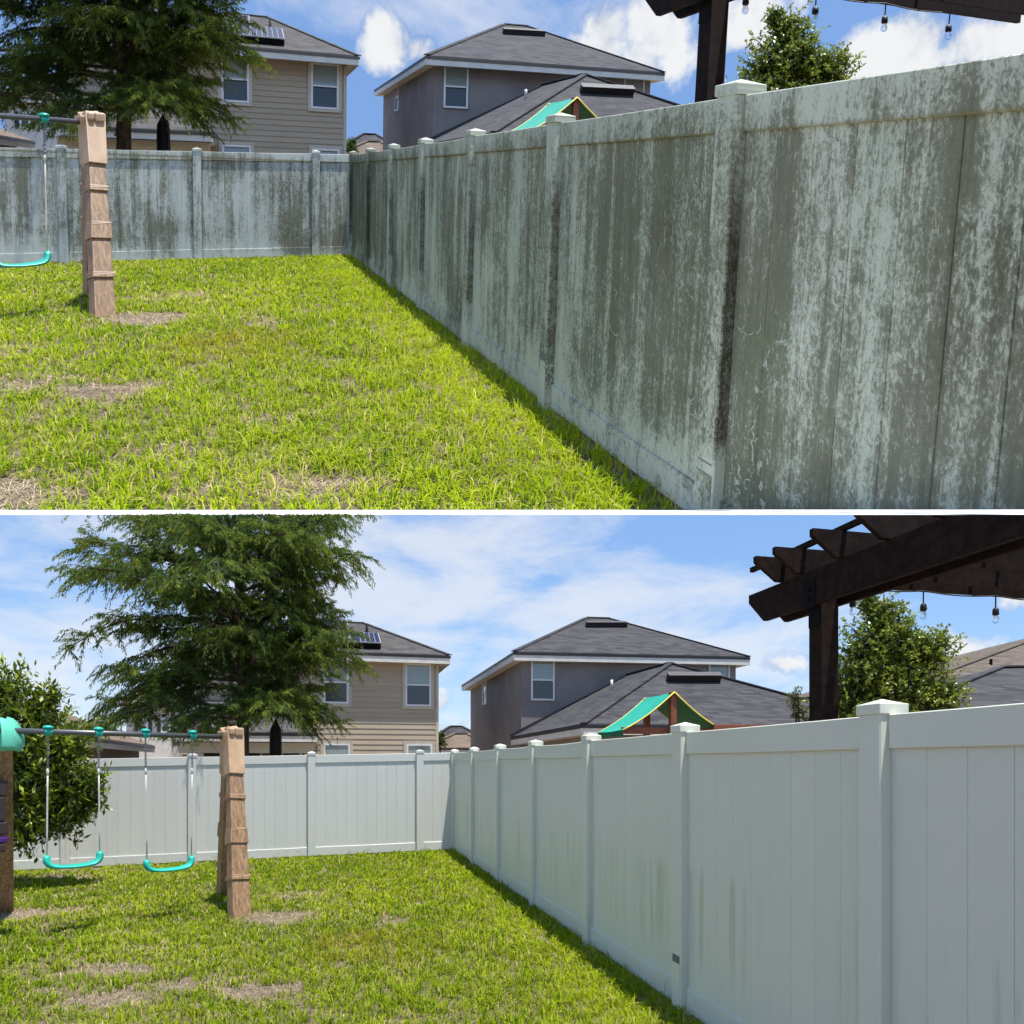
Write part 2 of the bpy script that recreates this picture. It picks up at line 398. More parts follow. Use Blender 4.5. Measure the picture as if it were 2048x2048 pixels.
@material
def bulb_glass(N):
    g = N.n('ShaderNodeBsdfGlass', {'Color': (0.95, 0.97, 0.98, 1), 'Roughness': 0.0, 'IOR': 1.12}); t = N.n('ShaderNodeBsdfTransparent')
    m = N.n('ShaderNodeMixShader', {0: 0.55}); N.l.new(g.outputs[0], m.inputs[1]); N.l.new(t.outputs[0], m.inputs[2]); return m.outputs[0]
@material
def bark(N):
    s3 = N.sep(N.pos); g = N.noise(N.xyz(N.m('MULTIPLY', s3[0], 22), N.m('MULTIPLY', s3[1], 22), N.m('MULTIPLY', s3[2], 4)), 1, 6, 0.65, 1.0)
    return pbsdf(N, N.mix(N.ss(g, 0.3, 0.7), (0.035, 0.025, 0.02), (0.11, 0.085, 0.068)), 0.9, g, 0.03, 0.1)
def leafy(trans, rough=0.5, spec=0.3):
    def f(N):
        a = N.n('ShaderNodeVertexColor', layer_name='tint').outputs[0]
        df = N.n('ShaderNodeBsdfDiffuse', {'Color': a})
        if spec > 0.32:
            gl = N.n('ShaderNodeBsdfGlossy', {'Color': (1, 1, 1, 1), 'Roughness': rough}); b = N.n('ShaderNodeMixShader', {0: 0.045}); N.l.new(df.outputs[0], b.inputs[1]); N.l.new(gl.outputs[0], b.inputs[2])
        else: b = df
        t = N.n('ShaderNodeBsdfTranslucent', {'Color': N.mix(0.5, a, N.mix(1.0, a, (0.16, 0.22, 0.02)))})
        m = N.n('ShaderNodeMixShader', {0: trans}); N.l.new(b.outputs[0], m.inputs[1]); N.l.new(t.outputs[0], m.inputs[2]); return m.outputs[0]
    return f
MDEF['needle'] = leafy(0.34); MDEF['leaf'] = leafy(0.3, 0.32, 0.5); MDEF['blade'] = leafy(0.40, 0.45, 0.3)
@material
def soil(N):
    a = N.noise(N.pos, 2.2, 6, 0.65); b = N.noise(N.pos, 60, 5, 0.7); s3 = N.sep(N.pos)
    straw = N.noise(N.v('MULTIPLY', N.pos, (140, 40, 1)), 1, 4, 0.7, 2.0)
    cc = N.mix(N.ss(a, 0.3, 0.7), (0.40, 0.30, 0.20), (0.58, 0.45, 0.33)); cc = N.mix(N.ss(b, 0.42, 0.62), cc, (0.20, 0.15, 0.10))
    cc = N.mix(N.ss(straw, 0.55, 0.72, 0, 0.7), cc, (0.66, 0.53, 0.38))
    return pbsdf(N, cc, 0.95, N.m('ADD', b, straw), 0.03, 0.1)

def vinyl_coords(N, which):
    d = FV if which == 'side' else FU
    return N.v('DOT_PRODUCT', N.pos, tuple(d)), N.sep(N.pos)[2]
@material
def vinyl_clean(N, which, part):
    u, z = vinyl_coords(N, which)
    oi = N.n('ShaderNodeObjectInfo').outputs['Random']
    col = N.mix(oi, (0.665, 0.675, 0.565), (0.685, 0.69, 0.58)) if which == 'side' else N.mix(oi, (0.63, 0.625, 0.575), (0.65, 0.645, 0.595))
    soft = N.noise(N.xyz(N.m('MULTIPLY', u, 1.0), 0, N.m('MULTIPLY', z, 0.8)), 1.3, 4, 0.55)
    col = N.mix(N.ss(soft, 0.35, 0.7, 0, 0.35), col, (0.63, 0.66, 0.545) if which == 'side' else (0.60, 0.605, 0.55))
    if which == 'side' and part == 'board':
        st = N.noise(N.xyz(N.m('MULTIPLY', u, 13), 0, N.m('MULTIPLY', z, 0.7)), 1, 5, 0.6)
        band = N.m('MULTIPLY', N.ss(z, 0.22, 0.5), N.ss(z, 0.85, 1.0, 1.0, 0.0))
        blob = N.ss(N.noise(N.xyz(N.m('MULTIPLY', u, 0.55), 0, 3.0), 1, 2), 0.36, 0.62)
        f = N.m('MULTIPLY', N.m('MULTIPLY', N.ss(st, 0.47, 0.66), band), N.m('MULTIPLY', blob, 0.6))
        col = N.mix(f, col, (0.38, 0.43, 0.27))
    dirt = N.noise(N.xyz(N.m('MULTIPLY', u, 5), 0, N.m('MULTIPLY', z, 9)), 1, 6, 0.7, 0.5)
    low = N.m('MULTIPLY', N.ss(z, 0.02, 0.2, 1.0, 0.0), N.ss(dirt, 0.52, 0.7))
    col = N.mix(N.m('MULTIPLY', low, 0.6), col, (0.33, 0.29, 0.22))
    if part == 'post':
        rust = N.m('MULTIPLY', N.ss(z, 0.1, 0.75, 1.0, 0.0), N.ss(N.noise(N.xyz(N.m('MULTIPLY', u, 24), 0, N.m('MULTIPLY', z, 1.2)), 1, 3), 0.52, 0.72))
        col = N.mix(N.m('MULTIPLY', rust, 0.35), col, (0.36, 0.27, 0.16))
    return pbsdf(N, col, 0.42, N.noise(N.pos, 5, 2), 0.002, 0.4)
@material
def vinyl_dirty(N, which, part):
    u, z = vinyl_coords(N, which)
    if part == 'post': u = N.m('ADD', N.v('DOT_PRODUCT', N.pos, tuple(FU)), N.v('DOT_PRODUCT', N.pos, tuple(FV)))
    oi = N.n('ShaderNodeObjectInfo').outputs['Random']
    P2 = lambda a, b, o=0.0: N.xyz(N.m('MULTIPLY', u, a), o, N.m('MULTIPLY', z, b))
    clean = N.mix(oi, (0.46, 0.505, 0.41), (0.53, 0.57, 0.475)) if which == 'side' else N.mix(oi, (0.47, 0.515, 0.475), (0.54, 0.58, 0.535))
    big = N.noise(P2(0.9, 0.75, 3.1), 1, 4, 0.6, 0.6)                       # broad fields of growth
    streak = N.noise(P2(10, 0.5, 1.7), 1, 6, 0.62, 0.4)                     # runs down the boards
    thin = N.noise(P2(46, 1.4, 5.0), 1, 4, 0.65, 0.3)
    flake = N.noise(P2(85, 40), 1, 6, 0.78, 0.8)                            # flaky, speckled edge of the film
    blot = N.noise(P2(13, 6.5, 8.0), 1, 6, 0.7, 1.4)
    # where it grows: a little less on the top rail and at the foot
    zz = N.m('ADD', z, N.m('MULTIPLY', N.m('SUBTRACT', big, 0.5), 0.9))
    up = N.ss(z, 1.60, 1.86, 1.0, 0.55 if which == 'side' else 0.30); dn = N.ss(zz, -0.15, 0.42, 0.35, 1.0)
    where = N.m('MULTIPLY', up, dn)
    near = N.ss(N.v('DOT_PRODUCT', N.pos, tuple(FV)), 2.2, 4.2, 1.0, 0.0)      # the near stretch carries an even grey film
    far = N.ss(N.v('DOT_PRODUCT', N.pos, tuple(FV)), 9.4, 11.5)                # the far corner is worst
    amt = N.m('ADD', N.m('ADD', N.m('MULTIPLY', N.m('SUBTRACT', big, 0.5), 1.5), N.m('MULTIPLY', N.m('SUBTRACT', streak, 0.5), 1.5)), N.m('ADD', N.m('MULTIPLY', N.m('SUBTRACT', thin, 0.5), 0.5), N.m('MULTIPLY', N.m('SUBTRACT', oi, 0.5), 0.22)))
    amt = N.m('ADD', amt, {'board': 0.60 if which == 'side' else 0.60, 'rail': 0.62, 'post': 0.50}[part])
    if which == 'side': amt = N.m('ADD', amt, N.m('ADD', N.m('MULTIPLY', near, 0.10), N.m('MULTIPLY', far, 0.35)))
    film = N.m('MULTIPLY', amt, where, clamp=True)
    spk = N.m('ADD', N.m('MULTIPLY', flake, 1.0), N.m('MULTIPLY', blot, 0.6))
    mask = N.ss(N.m('ADD', spk, N.m('MULTIPLY', N.m('SUBTRACT', film, 0.5), 0.46)), 0.69, 0.95)
    f = N.m('ADD', N.m('MULTIPLY', film, 0.22), N.m('MULTIPLY', mask, N.ss(film, 0.0, 0.4, 0.15, 0.68)), clamp=True)
    hue = N.noise(P2(1.6, 0.9, 11.0), 1, 3, 0.6)
    dcol = N.mix(N.ss(hue, 0.38, 0.62), (0.074, 0.076, 0.044), (0.052, 0.062, 0.018)); dcol = N.mix(N.ss(spk, 0.75, 1.05, 0.55, 0.0), dcol, (0.15, 0.152, 0.10)); dcol = N.mix(N.ss(thin, 0.5, 0.72, 0, 0.5), dcol, (0.055, 0.058, 0.042))
    if which == 'side' and part != 'rail': dcol = N.mix(N.m('MULTIPLY', far, 0.75), dcol, (0.055, 0.052, 0.026))
    col = N.mix(f, clean, dcol)
    # thick dark growth on some stretches
    heavy = N.m('MULTIPLY', N.m('MULTIPLY', N.ss(N.m('ADD', N.noise(P2(0.75, 0.45, 21.0), 1, 3, 0.55), N.m('MULTIPLY', streak, 0.4)), 0.68, 0.88), N.ss(zz, 0.2, 0.5)), N.ss(z, 1.15, 1.65, 1.0, 0.0))
    col = N.mix(N.m('MULTIPLY', heavy, N.m('MULTIPLY', N.ss(spk, 0.60, 0.95), 0.72)), col, (0.058, 0.056, 0.03))
    # pale meandering scrapes where something fed on the film
    w = N.n('ShaderNodeTexNoise', {'Vector': P2(9, 9, 2.0), 'Scale': 1.0, 'Detail': 3.0}).outputs['Color']
    vor = N.n('ShaderNodeTexVoronoi', {'Vector': N.v('ADD', P2(9, 5), N.v('SCALE', w, sc=1.5)), 'Scale': 1.0}, feature='DISTANCE_TO_EDGE').outputs['Distance']
    trail = N.m('MULTIPLY', N.ss(vor, 0.012, 0.04, 1.0, 0.0), N.m('MULTIPLY', N.ss(hue, 0.49, 0.58), N.m('MULTIPLY', N.ss(blot, 0.47, 0.58), N.ss(z, 0.9, 1.3, 1.0, 0.25))))
    col = N.mix(N.m('MULTIPLY', trail, 0.7), col, (0.45, 0.53, 0.46))
    if part == 'post' and which == 'side':
        face = N.ss(N.v('DOT_PRODUCT', N.geo.outputs['Normal'], tuple(-FV)), 0.5, 0.9)
        run = N.ss(N.m('ADD', N.m('MULTIPLY', streak, 0.55), N.m('MULTIPLY', N.ss(z, 0.2, 0.55), N.ss(z, 0.8, 1.7, 1.0, 0.45))), 0.72, 1.12)
        col = N.mix(N.m('MULTIPLY', N.m('MULTIPLY', N.m('MULTIPLY', face, run), N.m('ADD', 0.68, N.m('MULTIPLY', near, 0.32))), N.ss(spk, 0.55, 0.95, 0.55, 0.97)), col, (0.040, 0.034, 0.014))
    if part == 'rail':
        edge = N.m('MULTIPLY', N.ss(z, 1.655, 1.675, 1.0, 0.0), N.ss(z, 1.63, 1.65))
        col = N.mix(N.m('MULTIPLY', edge, 0.8), col, (0.15, 0.13, 0.045))
    return pbsdf(N, col, N.ss(f, 0, 1, 0.45, 0.85), spk, 0.0012, 0.3)

# ================================================================== terrain
def lawn_and_ground():
    # lower: one sheet to the horizon, gently falling away from the side fence
    xs = np.concatenate([[-900, -200, -60, -25], np.arange(-14, 3.01, 1.0), [8, 25, 60, 200, 900]])
    ys = np.concatenate([[-300, -40, -8], np.arange(-2, 17, 1.0), [25, 40, 80, 200, 900]])
    for Y in (LO, UP):
        X, Q = (xs, ys) if Y is LO else (np.concatenate([[-40, -25], np.arange(-14, 3.01, 1.0), [8, 20, 32]]), np.concatenate([np.arange(2, 17, 1.0), [22, 30, 45]]))
        mb = MB(); n = len(X)
        for y in Q:
            for x in X: mb.v.append(np.array([x, y, float(gz(x, y))]))
        for j in range(len(Q) - 1):
            for i in range(n - 1): mb.f.append([j * n + i, j * n + i + 1, (j + 1) * n + i + 1, (j + 1) * n + i])
        struct(mk(Y, 'ground', mb, 'soil', org=np.zeros(3), clip=(Y is UP)))
    # added white strip dividing the two yards, face tilted up to the sun
    mb = MB(); a, b, w = 46.0, 92.0, 95.0
    za, zb, zc = EYE + T_LO * a, EYE + T_UP * b, EYE + T_LO * b + 0.25
    mb.add([(-w, a, za), (w, a, za), (w, b, zb), (-w, b, zb), (-w, b, zc), (w, b, zc)], [[0, 1, 2, 3], [0, 4, 5, 1], [3, 2, 5, 4], [0, 3, 4], [1, 5, 2]])
    me = bpy.data.meshes.new('divider'); me.from_pydata([tuple(v) for v in mb.v], [], mb.f); me.materials.append(MAT(LO, 'white_divider'))
    o = bpy.data.objects.new('divider', me); COL.objects.link(o); struct(o)
lawn_and_ground()

PATCH = []          # worn spots in the lawn: centre, half sizes, strength
for px, py, rx, ry, k in [(560, 1838, .36, .28, 1.0), (590, 1792, .5, .3, .55), (200, 1942, .36, .2, .95), (365, 1982, .25, .12, .9), (515, 1990, .26, .18, 1.0), (220, 2004, .3, .16, .9),
                          (778, 1846, .14, .14, .85), (12, 1832, .3, .3, .9), (20, 1950, .2, .1, .8), (640, 1800, .3, .2, .4), (450, 1960, .18, .1, .6), (300, 1900, .2, .1, .35), (120, 1985, .2, .12, .6)]:
    g = ground(px, py); PATCH.append((g[0], g[1], rx, ry, k))
def upground(px, py):
    """ground point under a position in the upper picture"""
    r = np.array([(px - 1024) / F, 1.0, (ROW - py) / F]); r = np.linalg.inv(Rr @ Rp @ Ry) @ r; o = C1 + np.array([0, 0, EYE]); t = -o[2] / r[2]
    for _ in range(6):
        p = o + r * t; t = (gz(p[0], p[1]) - o[2]) / r[2]
    return o + r * t
for px, py, rx, ry, k in [(180, 780, .26, .1, .95), (20, 770, .2, .1, .9), (40, 990, .3, .1, 1.0), (655, 978, .26, .1, 1.0), (525, 640, .2, .14, .6), (90, 835, .2, .07, .6), (310, 905, .16, .05, .7), (560, 840, .22, .05, .6), (410, 985, .2, .05, .6), (560, 930, .2, .05, .5), (250, 930, .18, .05, .5)]:
    g = upground(px, py); PATCH.append((g[0], g[1], rx, ry, k))
GOLD = [(ground(740, 1895)[:2], .75, .5), (ground(690, 1880)[:2], .4, .4)]
def worn(x, y):
    f = np.zeros_like(x)
    wx = (vnoise(x * 5, y * 5, 3) - .5) * .22 + (vnoise(x * 14, y * 14, 4) - .5) * .16; wy = (vnoise(x * 5 + 9, y * 5, 5) - .5) * .2 + (vnoise(x * 14 + 9, y * 14, 6) - .5) * .16
    for px, py, rx, ry, k in PATCH:
        q = np.sqrt(((x + wx - px) / rx) ** 2 + ((y + wy - py) / ry) ** 2)
        f = np.maximum(f, k * np.clip(1.75 - q * 1.1, 0, 1))
    return f
def grass(Y, dens, d0, seed):
    rng = np.random.default_rng(seed)
    cam0 = np.array([0, 0, EYE]) if Y is LO else C1 + np.array([0, 0, EYE])
    x0, x1, y0, y1 = -12.5, 2.2, 2.6, 13.9
    PER = 11; nt = int(dens * (x1 - x0) * (y1 - y0) / PER); tx = np.repeat(rng.uniform(x0, x1, nt), PER); ty = np.repeat(rng.uniform(y0, y1, nt), PER); n = nt * PER
    tsz = np.repeat(rng.random(nt), PER); tang = rng.random(n) * 2 * math.pi; trad = np.abs(rng.normal(0, .026, n)) * (0.6 + tsz)
    x = tx + np.cos(tang) * trad; y = ty + np.sin(tang) * trad; trow = np.repeat(rng.random(nt), PER)
    d = np.hypot(x - cam0[0], y - cam0[1])
    keep = rng.random(n) < np.clip((d0 / np.maximum(d, 1)) ** 1.25, 0.16, 1)
    keep &= (fence_x(y) - x) > 0.03
    back = (x + 1.06) * FV[0] + (y - 13.62) * FV[1]; keep &= back < -0.03
    x, y, d, tsz, tang, trow = [a[keep] for a in (x, y, d, tsz, tang, trow)]
    # within the view, with a margin to step aside
    P = np.stack([x, y, gz(x, y)], 1); w = Y.w(P); s = Y.s
    keep = (np.abs(w[:, 0]) < 0.7 * w[:, 1] + 0.9 * s) & (Y.side(w) > -0.02 * s) & (w[:, 1] > 0)
    if Y is LO: keep &= (EYE - w[:, 2]) < 0.40 * w[:, 1]
    x, y, d, P, tsz, tang, trow = [a[keep] for a in (x, y, d, P, tsz, tang, trow)]; n = len(x)
    wr = worn(x, y); r1 = 0.55 * trow + 0.45 * rng.random(n)
    thin = vnoise(x * 1.7, y * 1.7, 11) * .6 + vnoise(x * 6, y * 6, 12) * .4
    edge = np.clip(1.0 - (fence_x(y) - x) / 2.2, 0, 1)                      # thicker along the side fence
    left = np.clip((fence_x(y) - x - 2.0) / 4, 0, 1)
    keep = r1 > np.clip(wr * 0.84 + np.clip(0.54 - thin, 0, 1) * 2.0 * (0.35 + 0.65 * left) * (1 - edge), 0, 0.96)
    straw = (~keep) & (rng.random(n) < 0.75); sel = keep | straw
    x, y, d, P, wr, straw, thin, edge, tsz, tang = [a[sel] for a in (x, y, d, P, wr, straw, thin, edge, tsz, tang)]; n = len(x)
    tuft = vnoise(x * 4.2, y * 4.2, 21); tuft2 = vnoise(x * 11, y * 11, 22)
    h = (0.024 + 0.034 * rng.random(n) ** 1.5) * (0.55 + 0.45 * tuft + 0.25 * tuft2 + 0.7 * tsz ** 2) * (1 + 0.25 * edge)
    long = rng.random(n) < 0.012; h = np.where(long, h * 1.8, h)
    az = tang + rng.normal(0, .6, n); lean = 0.3 + 1.2 * rng.random(n); lean = np.where(long, 0.2, lean)
    wd = (0.0045 + 0.0035 * rng.random(n)) * np.clip(d / 5.5, 0.9, 2.6)
    h = np.where(straw, 0.012 + 0.012 * rng.random(n), h); lean = np.where(straw, 2.5 + 2 * rng.random(n), lean); wd = np.where(straw, wd * .6, wd)
    dx, dy = np.cos(az), np.sin(az); side = np.stack([-dy, dx, np.zeros(n)], 1); ld = np.stack([dx, dy, np.zeros(n)], 1)
    up = np.array([0, 0, 1.0])
    ln = (lean * h)[:, None]
    m = P + ld * ln * 0.38 + up * (h * 0.68)[:, None]; t = P + ld * ln * 1.05 + up * (h * (1.0 - 0.16 * np.minimum(lean, 1.5)))[:, None]
    V = np.stack([P - side * wd[:, None] / 2, P + side * wd[:, None] / 2, m + side * wd[:, None] * .46, m - side * wd[:, None] * .46, t], 1)
    V[:, :2, 2] -= 0.006
    c1, c2, c3, dry = np.array([.165, .275, .009]), np.array([.42, .52, .018]), np.array([.050, .130, .008]), np.array([.62, .52, .22])
    a = np.clip(vnoise(x * 1.1, y * 1.1, 41) * .65 + vnoise(x * 3.7, y * 3.7, 42) * .4 - .12 + rng.random(n) * .30 + tsz * .3 - .15 + 0.15 * edge, 0, 1)[:, None]
    C = c1 * (1 - a) + c2 * a
    dk = rng.random(n) < 0.16 + 0.2 * np.clip(vnoise(x * 2.3, y * 2.3, 43) - .5, 0, 1); C = np.where((dk & (edge < .7))[:, None], c3 * (0.8 + .5 * rng.random(n))[:, None], C)
    dd = rng.random(n) < (0.09 + 0.05 * np.clip((fence_x(y) - x) / 4, 0, 1) + 0.35 * wr + 0.14 * np.clip(.5 - thin, 0, 1)); C = np.where(dd[:, None], dry * (0.6 + .55 * rng.random(n))[:, None], C)
    for (gx, gy), gr, k in GOLD:
        q = np.clip(1 - np.hypot((x - gx) / gr, (y - gy) / (gr * 1.2)) + (vnoise(x * 5, y * 5, 51) - .5) * .6, 0, 1) * k; q = (q * rng.random(n) * 1.6).clip(0, 1)[:, None]
        C = C * (1 - q) + np.array([.42, .30, .03]) * q
    C = np.where(straw[:, None], np.array([.66, .53, .38]) * (0.55 + .6 * rng.random(n))[:, None], C)
    C *= (0.72 + 0.5 * rng.random(n))[:, None] * (0.88 if Y is LO else 1.18)
    o = soup(Y, 'grass', V, 5, C, 'blade', None, np.zeros(3), [(0, 1, 2, 3), (3, 2, 4)])
    o['kind'] = 'stuff'; o['label'] = 'short lawn grass with worn sandy patches, ' + ('below the stained fence in the upper view' if Y is UP else 'beside the clean fence in the lower view'); o['category'] = 'grass'
    return n
NG = [grass(LO, 5600, 4.6, 5), grass(UP, 5200, 4.2, 6)]

# ================================================================== fences
POST_Y = [13.62, 11.77, 9.966, 8.242, 6.487, 4.768, 3.066]
POSTS = [np.array([fence_x(y), y, 0.0]) for y in POST_Y]
POSTS.append(POSTS[-1] - FV * 1.80)
PW, RH, RT, BW = 0.127, 0.140, 1.80, 0.178
def mkpost(Y, fence, org, mat, note=None):
    def body():
        m = MB(); m.box(-FU * PW / 2 - FV * PW / 2 - UZ * 0.25, FU * PW, FV * PW, UZ * (1.81 + 0.25)); return m
    def cap():
        m = MB(); a = 0.0705; m.box(-FU * a - FV * a + UZ * 1.80, FU * 2 * a, FV * 2 * a, UZ * 0.045)
        b = 0.066; z = UZ * 1.844; z2 = UZ * 1.868
        m.add([-FU * a * .97 - FV * a * .97 + z, FU * a * .97 - FV * a * .97 + z, FU * a * .97 + FV * a * .97 + z, -FU * a * .97 + FV * a * .97 + z, z2], [[0, 1, 4], [1, 2, 4], [2, 3, 4], [3, 0, 4]]); return m
    p = inst(Y, 'post', 'post', body, org, mat, fence, bevel=0.006)
    if p is not None: inst(Y, 'cap', 'cap', cap, org, mat.replace('post', 'rail'), p, bevel=0.003)
    return p
def panel(Y, fence, p, q, which, st):
    """rails and boards between two posts"""
    d = unit(q - p); L = np.linalg.norm(q - p) - PW; a = p + d * PW / 2; nrm = -FU if which == 'side' else -FV     # towards the yard
    dz = (q[2] - p[2]) / np.linalg.norm(q - p); hd = np.array([d[0], d[1], 0]); hd = unit(hd)
    for nm, z0, h, sag in (('top_rail', RT - RH, RH, 0.012 if p[1] > 6 and which == 'side' else 0.002), ('bottom_rail', 0.03, RH + 0.01, 0.004)):
        mb = MB(); k = 6
        for i in range(k + 1):
            t = i / k; c0 = a + d * L * t - UZ * (4 * sag * t * (1 - t)) + UZ * z0
            for sx, sz in ((0.026, 0), (0.026, h), (-0.026, h), (-0.026, 0)): mb.v.append(c0 + nrm * sx + UZ * sz)
        for i in range(k):
            for j in range(4):
                j2 = (j + 1) % 4; f = [i * 4 + j, i * 4 + j2, (i + 1) * 4 + j2, (i + 1) * 4 + j]; mb.f.append(f)
        mb.f += [[3, 2, 1, 0], [k * 4 + j for j in range(4)]]
        me_n = np.cross(np.array(mb.v[mb.f[0][1]]) - mb.v[mb.f[0][0]], np.array(mb.v[mb.f[0][3]]) - mb.v[mb.f[0][0]])
        if np.dot(me_n, nrm) < 0: mb.f = [f[::-1] for f in mb.f]
        mk(Y, nm, mb, f'vinyl_{st}:{which}:rail', fence, bevel=0.004)
    n = max(1, round(L / BW)); bw = L / n
    def board():
        m = MB(); g = 0.0022 if st == 'clean' else 0.003; t = 0.011; zb, zt = 0.165, RT - RH + 0.012
        prof = [(0.0006, -t), (0.0006, t - g), (g * .9, t), (bw - g * .9, t), (bw - 0.0006, t - g), (bw - 0.0006, -t)]
        for z in (zb, zt):
            for u, w in prof: m.v.append(hd * u + nrm * w + UZ * z)
        k = len(prof); m.f = [[i, (i + 1) % k, k + (i + 1) % k, k + i] for i in range(k)] + [list(range(k))[::-1], list(range(k, 2 * k))]
        if np.dot(np.cross(hd, UZ), nrm) < 0: m.f = [f[::-1] for f in m.f]
        m.f = [f[::-1] for f in m.f] if np.dot(np.cross(m.v[m.f[2][1]] - m.v[m.f[2][0]], m.v[m.f[2][3]] - m.v[m.f[2][0]]), nrm) < 0 else m.f
        return m
    for i in range(n):
        o = a + hd * bw * i + UZ * (dz * bw * (i + .5))
        inst(Y, 'board', f'board{which}{bw:.4f}', board, o, f'vinyl_{st}:{which}:board', fence)
BACK0 = POSTS[0]
BACK = [BACK0 - FU * t for t in (0.0, 0.64, 2.54, 4.49, 6.42, 8.33, 10.25)]
for b in BACK: b[2] = float(gz(b[0], b[1]))
def fences(Y):
    st = 'dirty' if Y is UP else 'clean'
    look = ('white vinyl privacy fence streaked with green-black algae, ' if Y is UP else 'clean white vinyl privacy fence, ')
    sf = thing(Y, 'side_fence', POSTS[3], look + ('long side run in the upper view' if Y is UP else 'long side run in the lower view'), 'fence')
    for i, p in enumerate(POSTS): mkpost(Y, sf, p, f'vinyl_{st}:side:post')
    for a, b in zip(POSTS[:-1], POSTS[1:]): panel(Y, sf, b, a, 'side', st)
    # cover plate low on two posts; grey patch above paints the cut-out's shade
    for j in (5, 6):
        c0 = POSTS[j] - FU * (PW / 2)
        m = MB(); m.box(c0 - FU * 0.0035 - FV * 0.055 + UZ * 0.02, FU * 0.003, FV * 0.108, UZ * (0.30 if j == 5 else 0.26)); mk(Y, 'cover_plate', m, f'vinyl_{st}:side:rail', sf)
        m = MB(); m.box(c0 - FU * 0.0015 - FV * 0.05 + UZ * 0.321, FU * 0.001, FV * 0.098, UZ * (0.05 if j == 5 else 0.008)); mk(Y, 'slot_shade', m, 'shade_grey', sf)
    bf = thing(Y, 'back_fence', BACK[2], look + ('run across the back in the upper view' if Y is UP else 'run across the back in the lower view'), 'fence')
    for p in BACK[1:]: mkpost(Y, bf, p, f'vinyl_{st}:back:post')
    for a, b in zip(BACK[:-1], BACK[1:]): panel(Y, bf, b, a, 'back', st)
for Y in (LO, UP): fences(Y)

# ================================================================== houses
def beam_px(Y, name, p, q, w, h, mat, parent, **k): return mk(Y, name, MB().bar(p, q, w, h), mat, parent, **k)
def window(Y, house, p0, n, rect, trim=None, mullion=True, split=0.5, fw=0.055):
    """double-hung window placed on the wall plane (p0, n); rect in picture pixels of the lower view"""
    x0, y0, x1, y1 = rect; xm = (x0 + x1) / 2
    a = hit(x0, (y0 + y1) / 2, p0, n); b = hit(x1, (y0 + y1) / 2, p0, n); zt = hit(xm, y0, p0, n)[2]; zb = hit(xm, y1, p0, n)[2]
    U = np.array([b[0] - a[0], b[1] - a[1], 0]); w = np.linalg.norm(U); U = U / w; h = zt - zb; o = np.array([a[0], a[1], zb]); N_ = unit(n)
    if trim:
        m = MB(); e = 0.10
        for oo, aa, bb in ((o - U * e - UZ * e, U * (w + 2 * e), UZ * (e - .003)), (o - U * e + UZ * (h + .003), U * (w + 2 * e), UZ * e), (o - U * e - UZ * .003, U * (e - .003), UZ * (h + .006)), (o + U * (w + .003) - UZ * .003, U * (e - .003), UZ * (h + .006))):
            m.box(oo + N_ * -0.02, aa, N_ * 0.05, bb)
        tr = mk(Y, 'window_trim', m, trim, house)
    m = MB()
    for oo, aa, bb in ((o, U * w, UZ * fw), (o + UZ * (h - fw), U * w, UZ * fw), (o + UZ * fw, U * fw, UZ * (h - 2 * fw)), (o + U * (w - fw) + UZ * fw, U * fw, UZ * (h - 2 * fw))):
        m.box(oo + N_ * -0.02, aa, N_ * 0.06, bb)
    f = mk(Y, 'window', m, 'frame_white', house)
    if f is None: return
    if mullion:
        zm = fw + (h - 2 * fw) * split
        mk(Y, 'meeting_rail', MB().box(o + U * (fw + .001) + UZ * (zm - .025) + N_ * -.015, U * (w - 2 * fw - .002), N_ * .045, UZ * .05), 'frame_white', f)
        mk(Y, 'pane', MB().box(o + U * (fw + .001) + UZ * (zm + .026) + N_ * -.012, U * (w - 2 * fw - .002), N_ * .02, UZ * (h - fw - zm - .028)), 'glass_up', f)
        mk(Y, 'pane', MB().box(o + U * (fw + .001) + UZ * (fw + .001) + N_ * -.012, U * (w - 2 * fw - .002), N_ * .012, UZ * (zm - fw - .027)), 'glass_low', f)
    else:
        mk(Y, 'pane', MB().box(o + U * (fw + .001) + UZ * (fw + .001) + N_ * -.012, U * (w - 2 * fw - .002), N_ * .02, UZ * (h - 2 * fw - .002)), 'glass_up', f)
    return f
def hip_roof(Y, house, cs, r1, r2, mat, th=0.10, caps=True):
    """cs: four eave corners front-left, front-right, back-right, back-left; r1, r2: ridge ends"""
    m = MB(); m.add([*cs, r1, r2] + [c_ - UZ * th for c_ in cs], [[0, 1, 5, 4], [1, 2, 5], [2, 3, 4, 5], [3, 0, 4], [0, 6, 7, 1], [1, 7, 8, 2], [2, 8, 9, 3], [3, 9, 6, 0], [9, 8, 7, 6]])
    r = mk(Y, 'roof', m, mat, house)
    if caps and r is not None:
        for p, q in ((cs[0], r1), (cs[1], r2), (r1, r2)):
            mk(Y, 'ridge_cap', MB().bar(p + UZ * .012, q + UZ * .012, 0.22, 0.035), mat, r)
    return r
def eaves(Y, house, cs, drop=0.20, edges=((0, 1), (3, 0))):
    for i, j in edges:
        p, q = cs[i] - UZ * 0.105, cs[j] - UZ * 0.105; d = unit(q - p); side = unit(np.cross(d, UZ))
        mk(Y, 'gutter', MB().box(p + UZ * -.015 - side * .02, q - p, side * .07, UZ * .085), 'gutter', house)
        mk(Y, 'fascia', MB().box(p - UZ * (drop + .018) - side * .02, q - p, side * .05, UZ * drop), 'fascia', house)
def wall_box(Y, house, c0, U, V, z0, z1, mat, name='wall'):
    return mk(Y, name, MB().box(np.array([c0[0], c0[1], z0]), U, V, UZ * (z1 - z0)), mat, house)

